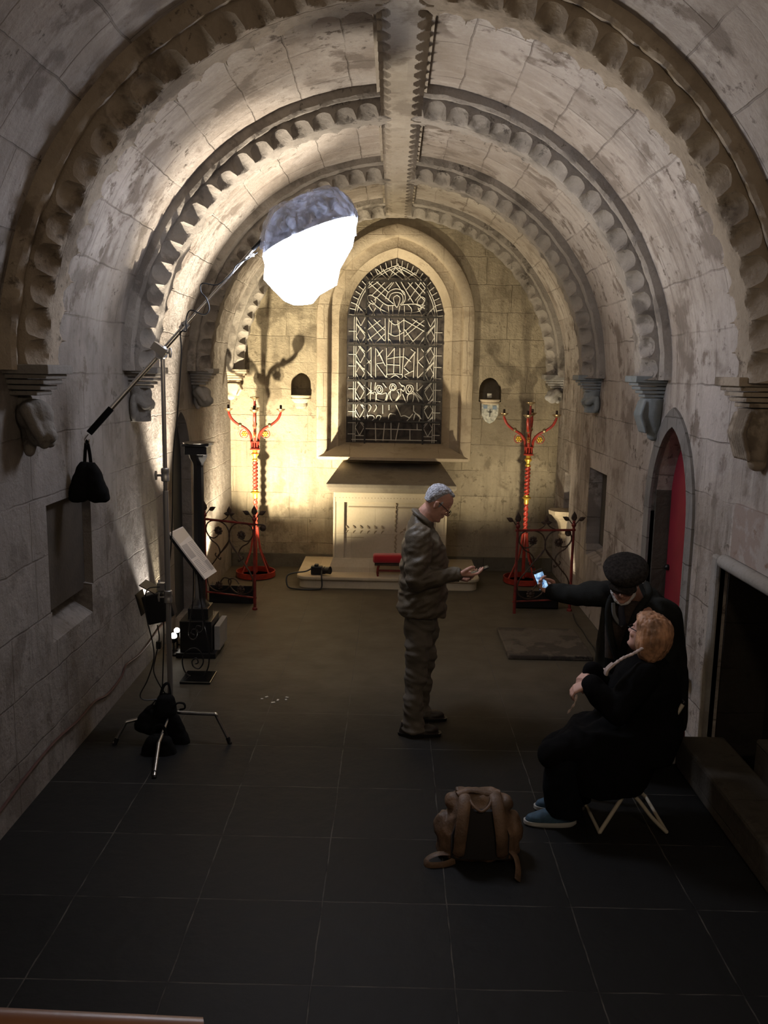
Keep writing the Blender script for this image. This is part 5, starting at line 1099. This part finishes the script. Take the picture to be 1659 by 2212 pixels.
    for z, f, r, w_ in ((.085, -.045, -.092, .060), (.105, -.020, -.100, .069), (.125, -.005, -.106, .075), (.150, .012, -.110, .080), (.172, .022, -.109, .081), (.192, .030, -.104, .079), (.212, .040, -.094, .073), (.226, .038, -.078, .062), (.237, .026, -.056, .046), (.243, .012, -.030, .024)):
        L_.append((W((f+r)/2, 0, z), Rh@V(((f-r)/2, 0, 0)), Rh@V((0, w_, 0))))
    h.loft(L_, 28, 2.1); h.ell(W(.030, 0, .220), (.036, .05, .016), Rh)
    for s in (-1, 1): h.ell(W(.012, s*.070, .125), (.010, .010, .028), Rh)
    setpar_(flesh('hair', h, M_HAIR1, None, .0045, 2, .005, foldf(45)), t)
    # glasses
    g = MB()
    for s in (-1, 1):
        c0 = W(.104, s*.033, .112); rr = [c0+Rh@V((-.004*math.cos(a), .024*math.cos(a), .016*math.sin(a))) for a in [2*PI*k/16 for k in range(16)]]; g.tube(rr, .0018, 6, closed=True)
        g.tube([W(.100, s*.057, .118), W(.060, s*.078, .124), W(-.005, s*.083, .130), W(-.022, s*.082, .118)], .0022, 6)
    g.tube([W(.106, -.010, .114), W(.108, 0, .117), W(.106, .010, .114)], .0018, 6)
    setpar_(g.build('glasses', M_BLACK, None), t)
    # boots
    for a, dz in ((aN, 0), (aF, 0)):
        s = MB(); x, y = a.x, a.y
        s.loft([(V((x-.03, y, .10)), V((.055, 0, 0)), V((0, .045, 0))), (V((x-.02, y, .06)), V((.072, 0, 0)), V((0, .045, 0))), (V((x+.035, y, .035)), V((.135, 0, 0)), V((0, .048, 0))), (V((x+.045, y, .012)), V((.150, 0, 0)), V((0, .052, 0)))], 24, 2.5); s.ell((x+.10, y, .040), (.078, .047, .034))
        setpar_(flesh('boot', s, M_SHOE, None, .006, 2), t)
        setpar_(MB().loft([(V((x+.045, y, .001)), V((.152, 0, 0)), V((0, .053, 0))), (V((x+.045, y, .022)), V((.154, 0, 0)), V((0, .054, 0)))], 24, 2.7).build('sole', M_BLACK, None), t)
    # phone in his hands
    p = S(1036, 1232, 5.68); R = Matrix.Rotation(math.radians(-25), 3, 'Y')
    ph = thing('phone', 'thin dark phone held in the standing man\'s hands', 'phone', tuple(p))
    setpar_(MB().box(p, (.13, .068, .008), R).build('phone_case', M_BLACK, None, smooth=False, bevel=.002), ph); setpar_(MB().box(p+R@V((0, 0, .0045)), (.115, .06, .001), R).build('screen', mat('dark_screen', (.02, .02, .025), .1), None, smooth=False), ph)
man1()

# ---------- the stooping man in the flat cap
def man2():
    t = thing('person', 'man in a flat cap and dark overcoat stooping with a lit phone held out', 'person', (1.62, 5.35, 0))
    S = lambda x, y, Y: at(x, y, Y)
    M_CT = mat('charcoal_wool_overcoat', (.014, .015, .014), .95, spec=.15, var=.2, vs=9, bump=.3, bs=220)
    M_CAP = mat('dark_tweed', (.022, .019, .017), .95, spec=.1, var=.4, vs=70, bump=.4, bs=200)
    M_VEST = mat('brown_tweed_waistcoat', (.035, .024, .018), .95, var=.3, vs=60)
    M_SHIRT = mat('grey_shirt', (.14, .15, .16), .85); M_TIE = mat('dark_blue_tie', (.02, .022, .035), .6)
    hc = S(1349, 1254, 4.98); Rh = frame((-.30, -.80, -.50), (-.10, -.45, .87))
    b = MB(); W = head_vol(b, hc, Rh, 1.02)
    nk = S(1362, 1275, 5.12); b.chain([hc+Rh@V((-.035, 0, -.06)), nk, S(1372, 1300, 5.24)], [.055, .055, .06])
    pel = V((1.66, 5.42, .92)); chs = S(1372, 1340, 5.22)
    b.chain([pel, pel.lerp(chs, .5), chs], [.14, .135, .14]); b.chain([S(1325, 1300, 5.16), S(1420, 1325, 5.28)], [.06, .05])
    shR, elR, wrR = S(1308, 1283, 5.12), S(1248, 1286, 5.24), S(1194, 1279, 5.34)
    shL, elL, wrL = S(1440, 1330, 5.22), S(1462, 1450, 5.24), S(1463, 1558, 5.24)
    b.chain([shR, elR, wrR], [.055, .042, .027]); b.chain([shL, elL, wrL], [.055, .045, .028])
    for x, y in ((1.58, 5.36), (1.74, 5.46)): b.chain([V((x, y, .88)), V((x-.01, y-.04, .48)), V((x+.01, y, .08))], [.09, .06, .045])
    dh = (S(1170, 1262, 5.36)-wrR).normalized()
    hand_vol(b, wrR-dh*.01, dh, (-.1, -.55, .5), 1, (.9, .85, .8, .8), .55, 1.0)
    hand_vol(b, wrL, (.0, -.1, -1), (-.9, .2, 0), 1, (1.2, 1.2, 1.2, 1.2), .6, 1.0)
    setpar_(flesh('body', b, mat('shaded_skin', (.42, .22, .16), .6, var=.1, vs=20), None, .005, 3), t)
    # overcoat
    b = MB()
    b.loft([(S(1382, 1560, 5.30), V((.29, 0, 0)), V((0, .22, 0))), (S(1380, 1480, 5.30), V((.285, 0, 0)), V((0, .21, 0))), (S(1380, 1400, 5.28), V((.27, 0, 0)), V((0, .19, 0))), (S(1380, 1340, 5.26), V((.25, .05, .0)), V((0, .16, .05))), (S(1376, 1306, 5.25), V((.235, .07, -.02)), V((0, .15, .05))), (S(1370, 1283, 5.24), V((.17, .06, -.01)), V((0, .12, .04))), (S(1366, 1272, 5.24), V((.075, .03, -.01)), V((0, .07, .03)))], 36, 2.5)
    b.chain([shR+V((.04, 0, -.01)), shR, elR, wrR+V((.0, 0, 0))], [.088, .082, .068, .055])
    b.chain([shL+V((-.05, 0, .02)), shL, elL, wrL+V((0, 0, -.0))], [.10, .095, .075, .062])
    o = flesh('overcoat', b, M_CT, None, .009, 3, .014, lambda p: V((p.x*8, p.y*8, p.z*4))); setpar_(o, t)
    c = MB()
    for s in (-1, 1):
        c.tube(bez([S(1366+s*30, 1262, 5.20), S(1362+s*40, 1285, 5.06), S(1350+s*30-6, 1325, 5.03), S(1345+s*16-8, 1380, 5.02), S(1340, 1440, 5.03)], 5), .022, 10, flat=1.2)
    setpar_(flesh('lapels', c, M_CT, None, .007, 2), t)
    setpar_(MB().loft([(S(1338, 1420, 5.07), V((.09, 0, 0)), V((0, .04, 0))), (S(1342, 1350, 5.06), V((.10, 0, 0)), V((0, .05, 0))), (S(1350, 1300, 5.08), V((.09, 0, 0)), V((0, .05, 0)))], 20).build('waistcoat', M_VEST, None), t)
    setpar_(MB().tube(bez([S(1325, 1302, 5.01), S(1326, 1325, 5.0), S(1333, 1340, 5.0), S(1345, 1352, 5.0)], 4), .012, 8, flat=.5).build('shirt_front', M_SHIRT, None), t)
    setpar_(MB().tube([S(1343, 1305, 4.99), S(1342, 1320, 4.99), S(1345, 1350, 4.995)], [.014, .018, .022], 8, flat=.4).build('tie', M_TIE, None), t)
    setpar_(MB().ell(S(1388, 1310, 5.03), (.006, .005, .009)).build('lapel_pin', M_BRASS, None), t)
    # beard, glasses, flat cap
    h = MB()
    h.chain([W(-.01, .066, .085), W(.03, .060, .045), W(.066, .03, .012), W(.078, 0, .008), W(.066, -.03, .012), W(.03, -.060, .045), W(-.01, -.066, .085)], [.012, .014, .015, .016, .015, .014, .012])
    setpar_(flesh('beard', h, mat('white_stubble', (.50, .48, .46), .8, bump=.6, bs=150), None, .005, 2, .003, foldf(60)), t)
    g = MB()
    for s in (-1, 1):
        c0 = W(.102, s*.033, .120); g.tube([c0+Rh@V((0, .024*math.cos(a), .016*math.sin(a))) for a in [2*PI*k/14 for k in range(14)]], .0022, 6, closed=True); g.tube([W(.10, s*.057, .124), W(-.01, s*.083, .128)], .0022, 6)
    g.tube([W(.104, -.01, .122), W(.104, .01, .122)], .002, 6); setpar_(g.build('glasses', M_BLACK, None), t)
    h = MB(); L_ = []
    for z, f, r, w_ in ((.150, .098, -.108, .086), (.163, .112, -.128, .108), (.182, .122, -.146, .128), (.203, .118, -.150, .134), (.222, .098, -.138, .124), (.235, .060, -.105, .095), (.242, .0, -.05, .05)): L_.append((W((f+r)/2, 0, z), Rh@V(((f-r)/2, 0, 0)), Rh@V((0, w_, 0))))
    h.loft(L_, 30, 2.0)
    o = flesh('flat_cap', h, M_CAP, None, .006, 3, .005, foldf(7)); setpar_(o, t)
    br = MB().loft([(W(.085, 0, .146), Rh@V((.030, 0, 0)), Rh@V((0, .078, 0))), (W(.098, 0, .152), Rh@V((.040, 0, -.012)), Rh@V((0, .080, 0))), (W(.098, 0, .162), Rh@V((.038, 0, -.010)), Rh@V((0, .078, 0)))], 24, 2.2)
    setpar_(br.build('cap_brim', M_CAP, None), t)
    # trousers and shoes behind the chair
    for x, y in ((1.58, 5.36), (1.74, 5.46)):
        s = MB(); s.loft([(V((x-.01, y, .90)), V((.10, 0, 0)), V((0, .09, 0))), (V((x-.01, y-.03, .48)), V((.08, 0, 0)), V((0, .075, 0))), (V((x, y, .05)), V((.075, 0, 0)), V((0, .08, 0)))], 20); setpar_(flesh('trouser_leg', s, M_CT, None, .01, 2), t)
        s = MB(); s.loft([(V((x, y-.05, .09)), V((.04, 0, 0)), V((0, .06, 0))), (V((x, y-.06, .04)), V((.045, 0, 0)), V((0, .13, 0))), (V((x, y-.06, .003)), V((.047, 0, 0)), V((0, .14, 0)))], 20); setpar_(s.build('shoe', M_BLACK, None), t)
    # the lit phone
    a, c, d = at(1157, 1236, 5.36), at(1173, 1230, 5.36), at(1164, 1276, 5.34)
    u = (c-a); vv = (d-a); cen = (a+c)/2+vv/2; n = u.cross(vv).normalized(); n = n if n.y < 0 else -n; u = u.normalized(); vv = (vv-u*vv.dot(u)).normalized()
    u = (u+V((0, -.0, 0))).normalized(); ph = thing('phone', 'phone with a bright blue screen held out at arm\'s length by the stooping man', 'phone', tuple(cen))
    Rp = Matrix((u, vv, n)).transposed()
    setpar_(MB().box(cen, (.066, .138, .008), Rp).build('phone_case', M_BLACK, None, smooth=False, bevel=.002), ph)
    ms = mat('lit_phone_screen', (.1, .2, .3), .3, emis=(.22, .50, .85), es=1.1); nt = ms.node_tree
    tc = _n(nt, 'ShaderNodeTexCoord'); nn = _n(nt, 'ShaderNodeTexNoise'); nn.inputs['Scale'].default_value = 45; nt.links.new(tc.outputs['Object'], nn.inputs['Vector'])
    cr = _n(nt, 'ShaderNodeValToRGB'); e = cr.color_ramp.elements; e[0].position = .4; e[0].color = (.03, .10, .25, 1); e[1].position = .6; e[1].color = (.45, .70, .95, 1); nt.links.new(nn.outputs[0], cr.inputs[0]); nt.links.new(cr.outputs[0], nt.nodes['Principled BSDF'].inputs['Emission Color'])
    setpar_(MB().box(cen+n*.0045+Rp@V((0, .004, 0)), (.058, .105, .0015), Rp).build('screen', ms, None, smooth=False), ph)
man2()

# ---------- the seated woman
def woman():
    t = thing('person', 'fair haired woman in a long black coat sitting on the folding chair', 'person', (1.35, 4.6, 0))
    S = lambda x, y, Y=4.60: at(x, y, Y)
    M_BC = mat('black_coat_cloth', (.0045, .0045, .005), .95, spec=.08, bump=.2, bs=120)
    M_SC = mat('pale_pink_scarf', (.38, .30, .27), .8, var=.4, vs=35)
    M_HR = mat('fair_brown_hair', (.36, .19, .105), .55, var=.5, vs=14, bump=.5, bs=40)
    hc = S(1398, 1370, 4.60); Rh = frame((-.70, .66, .26), (.20, -.05, .97))
    b = MB(); W = head_vol(b, hc, Rh, .95, True)
    b.chain([hc+Rh@V((-.02, 0, -.06)), S(1400, 1418)], [.052, .056])
    pel = V((1.42, 4.62, .56)); chs = S(1395, 1470)
    b.chain([pel, chs, S(1395, 1440)], [.15, .13, .10])
    shN, elN, wrN = S(1390, 1462, 4.44), S(1330, 1535, 4.38), S(1268, 1478, 4.46); shF, elF, wrF = S(1400, 1455, 4.78), S(1330, 1500, 4.86), S(1272, 1450, 4.70)
    b.chain([shN, elN, wrN], [.05, .042, .026]); b.chain([shF, elF, wrF], [.05, .042, .026])
    hand_vol(b, wrN, (S(1242, 1488, 4.48)-wrN), (.2, .3, -.9), -1, (.7, .75, .8, .85), .5, .92)
    hand_vol(b, wrF, (S(1256, 1462, 4.66)-wrF)+V((0, 0, -.01)), (.0, -.3, -.9), 1, (.7, .75, .8, .85), .4, .92)
    kN, kF = S(1196, 1628, 4.50), S(1200, 1615, 4.72); aN = V((.95, 4.52, .09)); aF = V((1.035, 4.69, .09))
    b.chain([pel, kN, aN], [.10, .05, .04]); b.chain([pel, kF, aF], [.10, .05, .04])
    setpar_(flesh('body', b, mat('fair_skin', (.58, .34, .27), .6, var=.08, vs=20), None, .005, 3), t)
    # long coat over lap
    b = MB()
    b.loft([(V((1.40, 4.60, .40)), V((.16, 0, 0)), V((0, .20, 0))), (V((1.42, 4.61, .55)), V((.19, 0, 0)), V((0, .22, 0))), (S(1390, 1530), V((.20, 0, 0)), V((0, .21, 0))), (S(1388, 1475), V((.185, 0, .04)), V((0, .22, 0))), (S(1392, 1440), V((.14, 0, .02)), V((0, .18, 0))), (S(1398, 1418), V((.08, 0, 0)), V((0, .085, 0))), (S(1400, 1408), V((.065, 0, 0)), V((0, .07, 0)))], 32, 2.4)
    b.chain([shN, elN, wrN+V((.02, 0, 0))], [.085, .078, .055]); b.chain([shF, elF, wrF+V((.02, 0, 0))], [.085, .078, .055])
    b.chain([pel+V((0, -.08, .03)), kN+V((.0, 0, .0))], [.15, .080]); b.chain([pel+V((0, .08, .03)), kF+V((.0, 0, .0))], [.15, .080]); b.chain([pel+V((-.05, 0, .08)), (kN+kF)/2+V((.03, 0, .01))], [.15, .075])
    # hanging skirt of the coat
    b.loft([(S(1310, 1693, 4.58), V((.21, 0, .02)), V((0, .19, 0))), (S(1312, 1650, 4.58), V((.25, 0, .0)), V((0, .20, 0))), (S(1320, 1600, 4.58), V((.28, 0, 0)), V((0, .20, 0))), (S(1330, 1560, 4.58), V((.24, 0, .0)), V((0, .19, 0)))], 28, 2.6)
    setpar_(flesh('coat', b, M_BC, None, .009, 4, .014, lambda p: V((p.x*9, p.y*9, p.z*5))), t)
    b = MB()
    for k, a in ((kN, aN), (kF, aF)): b.loft([(k+V((.05, 0, .0)), V((.085, 0, 0)), V((0, .08, 0))), (k.lerp(a, .4)+V((.03, 0, 0)), V((.105, 0, 0)), V((0, .085, 0))), (k.lerp(a, .8)+V((.015, 0, 0)), V((.105, 0, 0)), V((0, .08, 0))), (a+V((.015, 0, -.03)), V((.105, 0, 0)), V((0, .075, 0)))], 24)
    setpar_(flesh('trousers', b, mat('black_navy_trousers', (.005, .006, .008), .9, spec=.1), None, .008, 2, .008, foldf(9)), t)
    # shoes
    M_BL = mat('blue_knit_trainer', (.028, .065, .105), .8, var=.25, vs=40); M_SOLE = mat('pale_foam_sole', (.38, .38, .36), .7)
    for a in (aN, aF):
        x, y = a.x-.055, a.y; s = MB()
        s.loft([(V((x-.01, y, .026)), V((.145, 0, 0)), V((0, .046, 0))), (V((x-.005, y, .05)), V((.135, 0, .0)), V((0, .044, 0))), (V((x+.045, y, .085)), V((.07, 0, -.012)), V((0, .037, 0))), (V((x+.07, y, .11)), V((.045, 0, 0)), V((0, .034, 0)))], 24, 2.5)
        setpar_(flesh('shoe_upper', s, M_BL, None, .005, 2), t)
        setpar_(MB().loft([(V((x-.01, y, .001)), V((.135, 0, .0)), V((0, .043, 0))), (V((x-.01, y, .012)), V((.150, 0, .004)), V((0, .049, 0))), (V((x-.01, y, .030)), V((.150, 0, .004)), V((0, .047, 0)))], 24, 2.6).build('shoe_sole', M_SOLE, None), t)
    # scarf edge
    setpar_(MB().tube(bez([S(1388, 1400, 4.50), S(1368, 1412, 4.46), S(1345, 1422, 4.44), S(1325, 1436, 4.44), S(1306, 1448, 4.45)], 6), [.010, .012, .009, .013]*6+[.018], 10, flat=.6).tube(bez([S(1325, 1434, 4.44), S(1312, 1446, 4.43), S(1308, 1458, 4.44)], 4), [.018]*8+[.008], 8, flat=.6).build('scarf', M_SC, None), t)
    # hair: a rounded bob
    h = MB(); L_ = []
    for z, f, r, w_ in ((-.01, -.01, -.105, .070), (.01, .012, -.122, .088), (.045, .034, -.134, .102), (.09, .044, -.140, .108), (.14, .052, -.140, .108), (.18, .078, -.134, .104), (.21, .085, -.120, .094), (.234, .068, -.096, .076), (.248, .038, -.062, .05), (.255, .0, -.03, .02)): L_.append((W((f+r)/2, 0, z), Rh@V(((f-r)/2*1.0, 0, 0)), Rh@V((0, w_, 0))))
    h.loft(L_, 30, 2.1)
    setpar_(flesh('hair', h, M_HR, None, .005, 3, .006, lambda p: V((p.x*55+p.z*8, p.y*55, p.z*7))), t)
    g = MB(); g.tube([W(.108, -.03, .125), W(.11, 0, .128), W(.108, .03, .125)], .002, 6)
    for s in (-1, 1): g.tube([W(.104, s*.055, .124), W(.0, s*.078, .128)], .0025, 6)
    setpar_(g.build('glasses', M_BLACK, None), t)
    p = at(1236, 1523, 4.50); tag(MB().tube(bez([S(1246, 1500, 4.44), S(1241, 1520, 4.43), S(1233, 1532, 4.43), S(1226, 1541, 4.43)], 4), [.004, .007, .007, .003]*3+[.003], 6, flat=.4).build('folded_leaflet', M_SC, None), 'pale folded leaflet edge below the seated woman\'s hands', 'leaflet')
woman()
